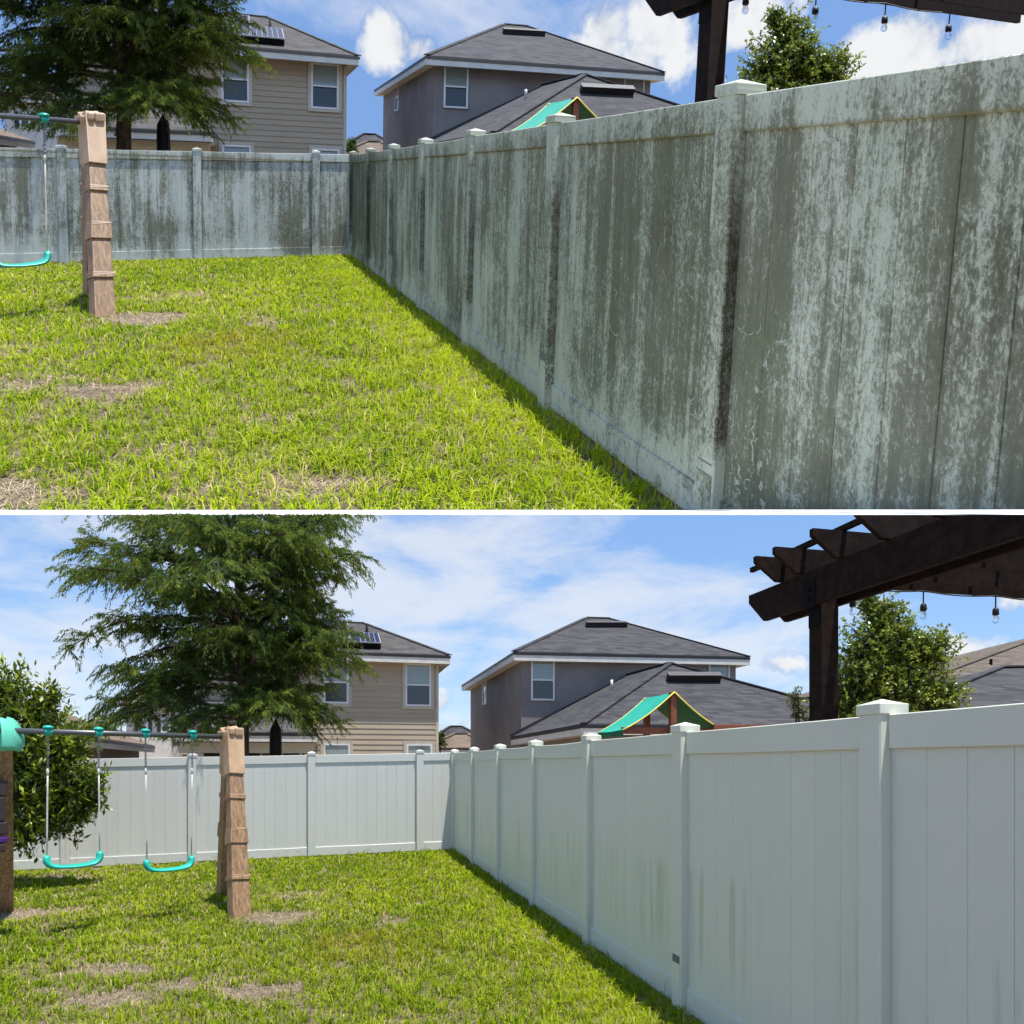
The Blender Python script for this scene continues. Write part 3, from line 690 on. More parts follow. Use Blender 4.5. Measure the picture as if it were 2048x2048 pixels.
def grey_house(Y):
    v = 'upper' if Y is UP else 'lower'
    A = pt(1028, 1302.6, 25.1); U = np.array([.99, .1416, 0]) * 8.47; V = np.array([-.2275, .9738, 0]) * 10.78
    cs = [A, A + U, A + U + V, A + V]; u, w = unit(U), unit(V)
    for c_ in cs: c_[2] = A[2]
    H = thing(Y, 'grey_house', (cs[0] + cs[2]) / 2 * np.array([1, 1, 0]), f'two-storey grey stucco house with dark hip roof and low front wing in the {v} view', 'house')
    c0 = A + u * .33 + w * .35
    wall_box(Y, H, c0, U - u * .66, V - w * .7, -.3, A[2] - .30, 'stucco')
    mk(Y, 'soffit', MB().box(A - UZ * .30, U, V, UZ * .03), 'soffit', H)
    hip_roof(Y, H, cs, pt(1173, 1235.5, 30.3), pt(1220, 1237, 30.3), 'shingle_dark'); eaves(Y, H, cs, 0.19)
    n = np.array([-u[1], u[0], 0]) * -1; n = n if n[1] < 0 else -n
    pw = c0 - n * -0.002
    window(Y, H, c0 + n * .01, n, (1062, 1319, 1109, 1401), fw=.06)
    window(Y, H, c0 + n * .01, n, (1417, 1327, 1459, 1366), mullion=False)
    nl = np.array([-w[1], w[0], 0]); window(Y, H, c0 + nl * .01, nl, (966, 1358, 973, 1409), fw=.07)
    # ridge vent on the upper roof
    R1 = pt(1173, 1235.5, 30.3); 
    def on_roof(px, py, a, b, c_):
        nn = np.cross(b - a, c_ - a); return hit(px, py, a, nn)
    def roof_vent(px0, py0, px1, py1, a, b, c_, th=.13):
        p = on_roof(px0, py1, a, b, c_); q = on_roof(px1, py1, a, b, c_); nn = unit(np.cross(b - a, c_ - a)); nn = nn if nn[2] > 0 else -nn
        upd = unit(np.cross(nn, q - p)); upd = upd if upd[2] > 0 else -upd
        m = MB().box(p + nn * .01, q - p, upd * .16, nn * th); o = mk(Y, 'roof_vent', m, 'vent_black', H)
        if o is not None: mk(Y, 'vent_cover', MB().box(p + nn * (th + .013) - upd * .02, q - p, upd * .22, nn * .02), 'vent_top', o)
    roof_vent(1173, 1246, 1254, 1256, cs[0], cs[1], R1, .2)
    # single-storey wing
    NL, NR, AP = pt(1166, 1447, 19.5), pt(1800, 1450, 20.5), pt(1341, 1326, 22.8); FL = pt(1023.5, 1473, 25.6); RB = AP + (pt(1266, 1347, 25.5) - AP) * 1.15; FR = NR + (FL - NL)
    m = MB(); m.add([NL, NR, FR, FL, AP, RB], [[0, 1, 4], [1, 2, 5, 4], [3, 0, 4, 5]])
    th = -UZ * .1; lo = [p + th for p in (NL, NR, FR, FL)]
    m.add([NL, NR, FR, FL] + lo, [[0, 4, 5, 1], [1, 5, 6, 2], [3, 7, 4, 0], [7, 6, 5, 4]])
    wr = mk(Y, 'wing_roof', m, 'shingle_dark', H)
    for p, q in ((NL, AP), (NR, AP), (AP, RB)): mk(Y, 'ridge_cap', MB().bar(p + UZ * .012, q + UZ * .012, .2, .035), 'shingle_dark', wr)
    eaves(Y, H, [NL, NR, FR, FL], .17)
    i1 = unit(NR - NL); i2 = unit((FL - NL) * np.array([1, 1, 0])); q0 = NL + i1 * .4 + i2 * .4
    wall_box(Y, H, q0, (NR - NL) * np.array([1, 1, 0]) - i1 * .8, (FL - NL) * np.array([1, 1, 0]) - i2 * .5, -.3, NL[2] - .32, 'stucco', 'wing_wall')
    mk(Y, 'soffit', MB().slab([NL - UZ * .29, NR - UZ * .29, FR - UZ * .29, FL - UZ * .29], UZ * .02), 'soffit', H)
    roof_vent(1335, 1353, 1441, 1364, NL, NR, AP, .2)
    b = hit(1223.5, 1378, FL, np.cross(NL - FL, AP - FL)); mk(Y, 'vent_pipe', MB().tube([b, b + UZ * .3], .045, 8), 'pipe_white', H, smooth=True)
    mk(Y, 'flashing', MB().bar(hit(1020, 1472, c0 + n * .03, n), hit(1262, 1349, c0 + n * .03, n), .05, .10), 'gutter', H)

def tan_house(Y):
    v = 'upper' if Y is UP else 'lower'
    TR = pt(899, 1310, 25.5); Wd, Dp = 9.05, 8.2; U, V = FU * Wd, FV * Dp
    A = TR - U; cs = [A, TR, TR + V, A + V]
    H = thing(Y, 'tan_house', (cs[0] + cs[2]) / 2 * np.array([1, 1, 0]), f'two-storey house with tan lap siding, solar panels and back porch in the {v} view', 'house')
    c0 = A + FU * .32 + FV * .42; w = Wd - .64
    W = wall_box(Y, H, c0, FU * w, FV * (Dp - .8), -.3, TR[2] - .29, 'siding')
    # lap boards on the side that faces the yard
    bh = 0.181; n = int((TR[2] - .30 + .1) / bh)
    def lap():
        m = MB(); g = -FV
        prof = [(.0, .0), (.024, .0), (.006, bh + .012), (.0, bh + .012)]
        m.v = [FU * x + g * a + UZ * z for x in (0.10, w - .10) for a, z in prof]; m.f = [[0, 1, 2, 3], [7, 6, 5, 4]] + [[i, 4 + i, 4 + (i + 1) % 4, (i + 1) % 4] for i in range(4)]
        return m
    for i in range(n): inst(Y, 'siding_board', 'lap', lap, c0 * np.array([1, 1, 0]) + UZ * (i * bh - .1), 'siding', W)
    for x in (0.0, w - .10): mk(Y, 'corner_board', MB().box(c0 * np.array([1, 1, 0]) + FU * x - FV * .03 - UZ * .1, FU * .098, FV * .029, UZ * (TR[2] - .22)), 'trim_taupe', H)
    mk(Y, 'soffit', MB().box(A - UZ * .29, U, V, UZ * .03), 'soffit', H)
    RR = pt(728, 1246.5, 29.4); RL = RR - FU * 1.6
    hip_roof(Y, H, cs, RL, RR, 'shingle_taupe'); eaves(Y, H, cs, .19, ((0, 1), (1, 2)))
    p0 = c0 - FV * .026; nn = -FV
    for r, tr in (((810.7, 1327.5, 862, 1412.5), 1), ((647, 1322, 697, 1407), 1)): window(Y, H, p0, nn, r, 'trim_taupe', fw=.06)
    for r in ((647, 1487, 700, 1560), (813, 1488, 864, 1560)): window(Y, H, p0, nn, r, 'trim_taupe', fw=.06)
    # solar panels stand a hand above the slope
    rn = unit(np.cross(TR - A, RL - A)); rn = rn if rn[2] > 0 else -rn; sv = unit(np.cross(rn, FU)); sv = sv if sv[2] > 0 else -sv
    br = hit(763, 1300, A, rn); pw = 1.02
    for row, k0, k1, hh in ((0, 0, 5, 1.62), (1, 1, 5, 1.62)):
        for k in range(k0, k1):
            o = br - FU * (pw + .02) * (k + 1) + sv * (.02 + row * (hh + .03)) + rn * .22
            pn = mk(Y, 'solar_panel', MB().box(o, FU * pw, sv * hh, rn * .035), 'panel_frame', H)
            if pn is None: continue
            nx, ny = 6, 6; g = .014; cw, ch = (pw - .05 - g * (nx - 1)) / nx, (hh - .05 - g * (ny - 1)) / ny; m = MB()
            for i in range(nx):
                for j in range(ny): m.box(o + FU * (.025 + i * (cw + g)) + sv * (.025 + j * (ch + g)) + rn * .034, FU * cw, sv * ch, rn * .004)
            mk(Y, 'cells', m, 'solar', pn)
    for k in (0, 2, 4): mk(Y, 'panel_rail', MB().box(br - FU * (.4 + k * 1.0) + rn * .012, FU * .06, sv * 3.2, rn * .2), 'iron_black', H)
    mk(Y, 'panel_gap_shade', MB().box(br - FU * 5.1 + sv * .04 + rn * .02, FU * 5.08, sv * .03, rn * .18), 'iron_black', H)  # black strip stands in for the shade in the gap under the panels
    # porch
    PL = hit(352, 1456, c0 - FV * 3.0, FV); PR = hit(632, 1462, c0 - FV * 3.0, FV); PR[2] = PL[2] = EYE + .93; e = [PL, PR]
    top = UZ * 1.15; TLp, TRp = PL + FV * 3.05 + top, PR + FV * 3.05 + top
    ap_r = TRp - FU * 1.4
    m = MB(); m.add([PL, PR, PR + FV * 3.05, ap_r, TLp], [[0, 1, 3, 4], [1, 2, 3]]); m.add([PL, PR, PR - UZ * .08, PL - UZ * .08], [[0, 3, 2, 1]])
    pr = mk(Y, 'porch_roof', m, 'shingle_taupe', H); eaves(Y, H, [PL, PR, PR + FV * 3], .17, ((0, 1), (1, 2)))
    mk(Y, 'porch_beam', MB().box(PL - UZ * .62 + FV * .3, (PR - PL) * .985, FV * .2, UZ * .33), 'trim_cream', H)
    mk(Y, 'porch_ceiling', MB().box(PL - UZ * .34 + FV * .06, (PR - PL), FV * 2.9, UZ * .02), 'soffit', H)
    base = PL[2] - .62
    for px in (378, 609):
        q = hit(px, 1500, PL + FV * .32, FV); q[2] = 0
        col = mk(Y, 'porch_column', MB().box(q - UZ * .2, FU * .36, FV * .3, UZ * (base + .19)), 'trim_cream', H)
        for z in (.3, 1.05): mk(Y, 'inset', MB().box(q + FU * .07 + UZ * z - FV * .006, FU * .22, FV * .005, UZ * .62), 'siding', col)
    bw = c0 * np.array([1, 1, 0]) - FV * .05
    ql = hit(402, 1500, bw, FV); qr = hit(612, 1500, bw, FV)
    mk(Y, 'porch_shade', MB().box(np.array([ql[0], ql[1], 0]), (qr - ql) * np.array([1, 1, 0]), FV * -.02, UZ * 2.3), 'shade_dark', H)  # dark sheet over the back wall stands in for the porch's shade
    dl = hit(520, 1500, bw - FV * .05, FV); dr = hit(604, 1500, bw - FV * .05, FV)
    m = MB(); dv = (dr - dl) * np.array([1, 1, 0]); dn = unit(dv); L = np.linalg.norm(dv); o = np.array([dl[0], dl[1], 0])
    for oo, a, b in ((o, dn * .08, UZ * 2.05), (o + dv - dn * .08, dn * .08, UZ * 2.05), (o + dn * .08 + UZ * 1.97, dv - dn * .16, UZ * .08), (o + dv * .5, dn * .07, UZ * 1.97)): m.box(oo, a, FV * -.05, b)
    dd = mk(Y, 'sliding_door', m, 'trim_taupe', H)
    if dd is not None: mk(Y, 'pane', MB().box(o + dn * .08 + FV * -.02, dv - dn * .16, FV * -.01, UZ * 1.96), 'glass_low', dd)

def simple_house(Y, name, label, cs, r1, r2, roofm, wallm, inset=.4, wins=(), edges=((0, 1), (3, 0)), cat='house'):
    H = thing(Y, name, sum(cs) / 4 * np.array([1, 1, 0]), label, cat)
    u = unit((cs[1] - cs[0]) * np.array([1, 1, 0])); v = unit((cs[3] - cs[0]) * np.array([1, 1, 0])); ze = cs[0][2]
    c0 = cs[0] + u * inset + v * inset
    wl = wall_box(Y, H, c0, (cs[1] - cs[0]) * np.array([1, 1, 0]) - u * 2 * inset, (cs[3] - cs[0]) * np.array([1, 1, 0]) - v * 2 * inset, -.4, ze - .24, wallm)
    hip_roof(Y, H, cs, r1, r2, roofm); eaves(Y, H, cs, .16, edges)
    return H, c0, u, v
def other_houses(Y):
    v = 'upper' if Y is UP else 'lower'
    # low brown-roofed house on the left, seen along its side
    z = EYE + .72
    N1 = np.array([-10.5, 17.0, z]); Fv = np.array([-.289, .957, 0]); R1 = N1 + Fv * 13.0; U = np.array([.957, .289, 0])
    cs = [N1 - U * 9.0, N1.copy(), R1, R1 - U * 9.0]
    for c_ in cs: c_[2] = z
    simple_house(Y, 'brown_house', f'low brown-walled house with shallow roof behind the fence at left in the {v} view', cs, N1 - U * 4.6 + Fv * 4.5 + UZ * 1.9, N1 - U * 4.4 + Fv * 8.5 + UZ * 1.9, 'shingle_brown', 'brown_wall', .45, edges=((1, 2), (0, 1)))
    # far cream house
    d = 42.0; a, b = pt(238, 1420, d), pt(352, 1420, d + 1); ze = EYE + 3.4; a[2] = b[2] = ze
    vv = FV * 8; cs = [a, b, b + vv, a + vv]
    H, c0, u, w = simple_house(Y, 'cream_house', f'distant cream two-storey house with shuttered windows at left in the {v} view', cs, (a + b) / 2 + vv * .45 + UZ * 1.5, (a + b) / 2 + vv * .55 + UZ * 1.5, 'shingle_brown', 'cream_wall', .3)
    n = np.array([u[1], -u[0], 0])
    for x0, x1 in ((277, 296), (322, 341)):
        f = window(Y, H, c0 + n * .012, n, (x0, 1436, x1, 1466), fw=.09)
        for s0, s1 in ((x0 - 8, x0 - 1), (x1 + 1, x1 + 8)):
            p = hit(s0, 1466, c0 + n * .012, n); q = hit(s1, 1436, c0 + n * .012, n)
            mk(Y, 'shutter', MB().box(p, (q - p) * np.array([1, 1, 0]), n * .04, UZ * (q[2] - p[2])), 'shutter', H)
    # two far roofs between the big houses
    for nm, lb, d, xl, xr, ye, xa, ya, rm in (('far_house', f'far dark-roofed house in the gap between the two large houses, {v} view', 44, 850, 985, 1484, 912, 1452, 'shingle_dark'), ('bungalow', f'small brown-roofed bungalow in the gap between the two large houses, {v} view', 39, 850, 985, 1495, 922, 1467, 'shingle_brown')):
        a, b = pt(xl, ye, d), pt(xr, ye, d); b[2] = a[2]; vv = FV * 4.5; cs = [a, b, b + vv, a + vv]; ap = pt(xa, ya, d + 1.5)
        simple_house(Y, nm, lb, cs, ap - FU * .35, ap + FU * .35, rm, 'cream_wall', .3, edges=((0, 1),))
    if Y is UP: return                          # hidden behind the fence from up there
    # roofs on the right, behind the pergola
    a, b = pt(1800, 1415, 17.0), pt(2190, 1415, 17.4); b[2] = a[2]; vv = FV * 5; cs = [a, b, b + vv, a + vv]
    H, *_ = simple_house(Y, 'dark_roof_house', f'house with dark shingle hip roof beyond the tree at right, {v} view', cs, pt(2001, 1334, 19.5), pt(2110, 1332, 19.7), 'shingle_dark', 'stucco', .4)
    for px, py, hgt in ((1920, 1377, .2),):
        q = hit(px, py + 8, cs[0], np.cross(cs[1] - cs[0], pt(2001, 1334, 19.5) - cs[0])); mk(Y, 'vent_pipe', MB().tube([q - UZ * .02, q + UZ * hgt], .035, 8), 'iron_black', H)
    a, b = pt(1840, 1362, 25.0), pt(2420, 1362, 26.5); b[2] = a[2]; vv = FV * 9; cs = [a, b, b + vv, a + vv]
    H, *_ = simple_house(Y, 'brown_roof_house', f'tall house with brown shingle roof at the far right, {v} view', cs, pt(2110, 1262, 29.5), pt(2210, 1262, 29.5), 'shingle_greybrown', 'cream_wall', .4)
    q = hit(1982, 1332, cs[0], np.cross(cs[1] - cs[0], pt(2110, 1262, 29.5) - cs[0])); mk(Y, 'vent_pipe', MB().tube([q - UZ * .05, q + UZ * .25], .05, 8), 'iron_black', H)
for Y in (LO, UP): grey_house(Y); tan_house(Y); other_houses(Y)

# ================================================================== swing set
BAR_R, BAR_L = pt(447, 1473.5, 8.48), pt(-25, 1460.0, 6.85)
BD = unit((BAR_L - BAR_R) * np.array([1, 1, 0]))
def bar_at(px):
    inv = 1 / 8.48 + (1 / 6.85 - 1 / 8.48) * (447 - px) / 472.0; d = 1 / inv
    return BAR_R + (BAR_L - BAR_R) * ((px - 1024) / F * d - BAR_R[0]) / (BAR_L[0] - BAR_R[0])
def swing_set(Y):
    v = 'upper' if Y is UP else 'lower'
    G1, G2 = ground(479, 1834), ground(452, 1788); top = BAR_R - BD * .10 + UZ * .02
    H = thing(Y, 'swing_set', (G1 + G2) / 2, f'brown moulded-plastic swing set frame with grey top bar in the {v} view', 'swing set')
    mk(Y, 'top_bar', MB().tube([BAR_R - BD * .02, BAR_L], .028, 14), 'steel_bar', H, smooth=True)
    fr = np.cross(BD, UZ); fr = fr if fr[1] < 0 else -fr
    for G, sgn in ((G1, 1), (G2, -1)):
        tp = top + fr * .03 * sgn + UZ * .0; d = G - UZ * .05 - tp
        at = lambda t: tp + d * t
        # (start, end, width along the bar, thickness)
        leg = mk(Y, 'leg', MB().taper(at(0.02), at(1.0), .105, .152, .15, .205, BD), 'timber', H, bevel=.012, segs=2)
        for nm, a, b, w0, w1, th, mt in (('sleeve', -.035, .225, .198, .182, .15, 'timber_pale'), ('band', .333, .362, .182, .184, .145, 'timber'), ('collar', .515, .60, .192, .206, .155, 'timber'), ('band', .762, .79, .212, .214, .168, 'timber')):
            s = mk(Y, nm, MB().taper(at(a), at(b), th, w0, th + .006, w1, BD), mt, leg, bevel=.008, segs=2)
            if nm != 'sleeve' and s is not None:
                lip = unit(d); mk(Y, 'lip', MB().cbox(at(a) - lip * -.004 + fr * sgn * th / 2, BD * w0 * 1.02, fr * .012, UZ * .010), 'timber_pale', s, bevel=.003) if sgn > 0 else None
        if sgn > 0:
            mk(Y, 'seam', MB().taper(at(.03) + fr * .076, at(.215) + fr * .078, .004, .005, .004, .005, BD), 'plum', leg)
            for a, b in ((.24, .33), (.365, .51), (.605, .755), (.795, .99)):
                mk(Y, 'groove', MB().taper(at(a) + fr * (.0535 + .02 * a), at(b) + fr * (.0535 + .02 * b), .003, .004, .003, .004, BD), 'plum', leg)
    hd = mk(Y, 'head', MB().cbox(top + UZ * .035 - BD * .03 + fr * .015, BD * .10, fr * .24, UZ * .10), 'timber_pale', H, bevel=.022, segs=3)
    mk(Y, 'head', MB().cbox(top + UZ * .04 + BD * .055 + fr * .02, BD * .068, fr * .235, UZ * .082), 'timber_pale', H, bevel=.022, segs=3)
    mk(Y, 'bar_bracket', MB().taper(top + BD * .115 + UZ * .045, top + BD * .115 - UZ * .13 - BD * .03, .16, .062, .12, .03, BD), 'timber_pale', H, bevel=.014, segs=2)
    pxs = (96, 197, 291, 385) if Y is LO else (197, 291, 385)
    for px in pxs:
        c_ = bar_at(px)
        o = mk(Y, 'hanger', MB().tube([c_ - BD * .032, c_ + BD * .032], .037, 12), 'teal', H, smooth=False)
        mk(Y, 'knob', MB().lathe(c_ + UZ * .03, [(.045, 0), (.05, .012), (.035, .028), (.012, .033)], 12), 'teal', o, smooth=True)
        mk(Y, 'eye', MB().tube([c_ - UZ * .03, c_ - UZ * .08], .009, 6), 'chain', o)
    if Y is LO:
        # end of the play tower that reaches into the picture
        G = ground(4, 1822); pp = np.array([G[0], G[1], 0])
        b0 = ground(8, 1822); tp = pt(4, 1490, 7.3); tp[0] -= .02
        mk(Y, 'tower_post', MB().taper(np.array([b0[0] - .02, b0[1], b0[2] - .05]), pt(3, 1480, 7.6), .2, .2, .17, .17, BD), 'timber', H, bevel=.02, segs=2)
        for y0, y1, w, mt, nm in ((1562, 1592, .30, 'plum', 'rail'), (1592, 1642, .24, 'plum', 'panel_slat'), (1642, 1668, .30, 'plum', 'rail'), (1671, 1684, .31, 'purple', 'grip'), (1685, 1702, .25, 'plum', 'rail')):
            a, b = pt(2, y0, 7.75), pt(2, y1, 7.75); q = (a + b) / 2 - BD * -.0
            mk(Y, nm, MB().cbox(q + BD * .09 + fr * .09, BD * (w * .8), fr * .12, UZ * abs(a[2] - b[2])), mt, H, bevel=.018, segs=2)
        # curved teal roof corner
        m = MB(); c0 = pt(-8, 1494, 7.0); n = 8; rings = []
        for j in range(6):
            a = j / 5 * math.pi / 2; r = .20 * math.cos(a * .8) + .02; z = .27 * math.sin(a)
            rings.append([c0 + BD * (.0 + r * math.cos(k / (n - 1) * math.pi - math.pi / 2) * -1.05) + fr * (r * math.sin(k / (n - 1) * math.pi - math.pi / 2)) + UZ * (z - .02 * math.cos(k * 2.4)) for k in range(n)])
        for r in rings: m.v += r
        for j in range(5):
            for k in range(n - 1): m.f.append([j * n + k, j * n + k + 1, (j + 1) * n + k + 1, (j + 1) * n + k])
        o = len(m.v); m.v += [v_ - UZ * .03 + BD * .02 for v_ in rings[0]]
        for k in range(n - 1): m.f.append([o + k, o + k + 1, k + 1, k])
        m.f.append([o + k for k in range(n)][::-1])
        r = mk(Y, 'tower_roof', m, 'teal_pale', H, smooth=True)
    # the swings
    sp = [(96, 197, 98, 198, 1716, 'left swing, the one nearer the leafy bush,'), (291, 385, 297, 388, 1724, 'swing nearest the brown A-frame leg')]
    for i, (h0, h1, s0, s1, sy, nm) in enumerate(sp):
        if Y is UP and i == 0: continue
        a, b = bar_at(h0), bar_at(h1); mid = (a + b) / 2; e0, e1 = mid + BD * .235, mid - BD * .235
        zt = EYE + (HOR - (1706 if i == 0 else 1715)) / F * mid[1]          # top of the seat's ends
        Sg = thing(Y, 'swing', np.array([mid[0], mid[1], zt - .15]), f'turquoise swing seat on ropes, the one nearer the leafy bush in the {v} view' if i == 0 else f'turquoise plastic swing seat on ropes, {nm} in the {v} view', 'swing', 'turquoise swings')
        path = [(-.232, -.005, .030, .030), (-.238, -.03, .040, .034), (-.236, -.065, .050, .034), (-.218, -.098, .064, .030), (-.18, -.118, .074, .024), (-.11, -.128, .082, .020), (0, -.133, .085, .019)]
        path += [(-u, z, hd, ht) for u, z, hd, ht in path[-2::-1]]
        m = MB(); n = 12
        for k, (u, z, hd, ht) in enumerate(path):
            u0, z0 = path[max(k - 1, 0)][:2]; u1, z1 = path[min(k + 1, len(path) - 1)][:2]; t = unit([u1 - u0, z1 - z0]); nv = BD * -t[1] * -1 + UZ * t[0]
            nv = UZ * t[0] + BD * t[1]
            for q in range(n):
                an = 2 * math.pi * q / n; m.v.append(np.array([mid[0], mid[1], zt]) - BD * u + UZ * z + fr * hd * math.cos(an) + nv * ht * math.sin(an))
        for k in range(len(path) - 1):
            for q in range(n): q2 = (q + 1) % n; m.f.append([k * n + q, k * n + q2, (k + 1) * n + q2, (k + 1) * n + q])
        m.f.append(list(range(n))[::-1]); m.f.append([(len(path) - 1) * n + q for q in range(n)])
        seat = mk(Y, 'seat', m, 'teal', Sg, smooth=True)
        for hp, ep in ((a, e0 if np.dot(a - b, BD) > 0 else e1), (b, e1 if np.dot(a - b, BD) > 0 else e0)):
            tpz = hp - UZ * .075; end = np.array([ep[0], ep[1], zt - .01]); cz = .30
            cp = tpz + (end - tpz) * (cz / (tpz[2] - end[2])); nL = 15; m = MB()
            for k in range(nL):
                c0 = tpz + (cp - tpz) * ((k + .5) / nL); hh = cz / nL * .72; ax = BD if k % 2 else fr; ring = []
                for q in range(8): an = 2 * math.pi * q / 8; ring.append(c0 + ax * .011 * math.cos(an) + UZ * hh * math.sin(an))
                m.tube(ring + [ring[0]], .0035, 4, cap=False)
            mk(Y, 'chain', m, 'chain', Sg)
            rp = [cp + (end - cp) * t for t in np.linspace(0, 1, 5)]; mk(Y, 'rope', MB().tube(rp, .0085, 6), 'rope', Sg, smooth=True)
            mk(Y, 'knot', MB().lathe(cp - UZ * .05, [(.006, 0), (.014, .02), (.014, .05), (.006, .07)], 8), 'rope', Sg, smooth=True)
for Y in (LO, UP): swing_set(Y)

# ================================================================== playset canopy behind the side fence
def playset(Y):
    v = 'upper' if Y is UP else 'lower'
    Rf = pt(1349, 1384, 10.75); Hh = thing(Y, 'playset', np.array([Rf[0], Rf[1], 0]), f'wooden playset with green fabric canopy behind the side fence in the {v} view', 'playset')
    L = 1.02; Lf, Rt = Rf - FU * .80 - UZ * .56, Rf + FU * .80 - UZ * .56
    for e, nm in ((Lf, 'canopy'), (Rt, 'canopy')):
        for off, mt in ((0.004, 'canopy_teal'), (-.004, 'canopy_shaded')):  # one fabric: its sunlit teal and shaded green painted as two layers
            m = MB(); k = 8
            for j in range(k + 1):
                t = j / k; p = Rf + (e - Rf) * t - UZ * .045 * math.sin(math.pi * t)
                sd = unit(np.cross(e - Rf, FV)); sd = sd if sd[2] > 0 else -sd
                for s in (0, .5, 1): m.v.append(p + FV * L * s + sd * off - UZ * .012 * (1 - abs(s - .5) * 2))
            for j in range(k):
                for s in range(2): m.f.append([j * 3 + s, j * 3 + s + 1, (j + 1) * 3 + s + 1, (j + 1) * 3 + s])
            o = mk(Y, nm, m, mt, Hh, smooth=True)
        for s in (0, L):
            pts = [Rf + (e - Rf) * t - UZ * .045 * math.sin(math.pi * t) + FV * s for t in np.linspace(0, 1, 9)]; mk(Y, 'piping', MB().tube(pts, .011, 6), 'yellow', o, smooth=True)
        mk(Y, 'valance', MB().box(e - UZ * .085, FV * L, FU * .006, UZ * .08), 'canopy_shaded', o)
    mk(Y, 'post', MB().box(np.array([Rf[0] - .045, Rf[1] + .02, 0]), FU * .09, FV * .09, UZ * (Rf[2] + .005)), 'redwood', Hh, bevel=.004)
    b2 = Rf + FV * (L - .1); mk(Y, 'post', MB().box(np.array([b2[0] - .045, b2[1], 0]), FU * .09, FV * .09, UZ * (Rf[2] - .02)), 'redwood', Hh, bevel=.004)
    z = Rf[2] - .57
    mk(Y, 'beam', MB().box(np.array([Lf[0], Lf[1], z - .04]) + FU * .03 + FV * .11, FU * 1.55, FV * .05, UZ * .10), 'redwood', Hh, bevel=.004)
    mk(Y, 'beam', MB().box(np.array([Rt[0], Rt[1], z]) - FU * .25 + FV * -.16, FU * 1.2, FV * .05, UZ * .10), 'redwood', Hh, bevel=.004)
for Y in (LO, UP): playset(Y)

# ================================================================== pergola and string lights
def pergola(Y):
    v = 'upper' if Y is UP else 'lower'
    c0 = np.array([2.36, 5.6, 0]); zb = EYE + 1.19; bh = .26
    H = thing(Y, 'pergola', c0, f'dark stained wooden pergola corner beyond the side fence in the {v} view', 'pergola')
    mk(Y, 'post', MB().box(c0 - FU * .075 - FV * .075, FU * .15, FV * .15, UZ * (zb + .2)), 'wood_dark', H, bevel=.005)
    for s in (-.118, .078):
        m = MB(); prof = [(.84, bh), (.84, bh - .07), (.62, 0), (-4.2, 0), (-4.2, bh)]
        m.slab([c0 + FU * s + FV * a + UZ * (zb + z) for a, z in prof], FU * .04); b = mk(Y, 'beam', m, 'wood_dark', H)
        if s < 0:
            br = mk(Y, 'bracket', MB().box(c0 + FU * (s - .006) + FV * -.06 + UZ * (zb - .02), FU * .005, FV * .13, UZ * .21), 'iron_black', b)
            mk(Y, 'bracket_leg', MB().box(c0 - FU * .081 + FV * -.06 + UZ * (zb - .16), FU * .005, FV * .13, UZ * .138), 'iron_black', b)
            for z in (.05, .12): mk(Y, 'bolt', MB().cbox(c0 + FU * (s - .012) + UZ * (zb + z), FU * .014, FV * .02, UZ * .02), 'iron_black', br)
    zr = zb + bh + .002
    for i, vv in enumerate((.34, .08, -.37, -.82, -1.27, -1.72)):
        m = MB(); h = .19; prof = [(-.36, h), (-.36, h - .05), (-.17, 0), (3.6, 0), (3.6, h)]
        m.slab([c0 + FV * vv + FU * a + UZ * (zr + z) for a, z in prof], FV * .04); mk(Y, 'rafter', m, 'wood_dark', H)
    for a in (-.12, .5, 1.1, 1.7, 2.3): mk(Y, 'purlin', MB().box(c0 + FU * a + FV * -2.5 + UZ * (zr + .192), FU * .035, FV * 3.32, UZ * .04), 'wood_dark', H)
    # lights
    ts = (.494, 1.18, 1.92, 2.66); n0 = c0 + FV * .30
    Lg = thing(Y, 'string_lights', n0 + FU * .9 + UZ * (zr - .2), f'string of clear bulbs on black cord under the pergola in the {v} view', 'string lights')
    pts = []
    for i in range(len(ts) - 1):
        for t in np.linspace(0, 1, 9)[:-1]: pts.append(n0 + FU * (ts[i] + (ts[i + 1] - ts[i]) * t) + UZ * (zr - .012 - .02 * math.sin(math.pi * t)))
    mk(Y, 'cord', MB().tube(pts, .006, 5), 'cord_black', Lg)
    for t in ts:
        q = n0 + FU * t + UZ * (zr - .015)
        mk(Y, 'drop', MB().tube([q, q - UZ * .10], .006, 5), 'cord_black', Lg)
        s = mk(Y, 'socket', MB().lathe(q - UZ * .165, [(.020, 0), (.026, .01), (.024, .05), (.012, .066)], 12), 'cord_black', Lg, smooth=True)
        mk(Y, 'bulb', MB().lathe(q - UZ * .235, [(.004, 0), (.018, .006), (.027, .024), (.026, .042), (.018, .062), (.014, .072)], 14), 'bulb_glass', Lg, smooth=True)
for Y in (LO, UP): pergola(Y)

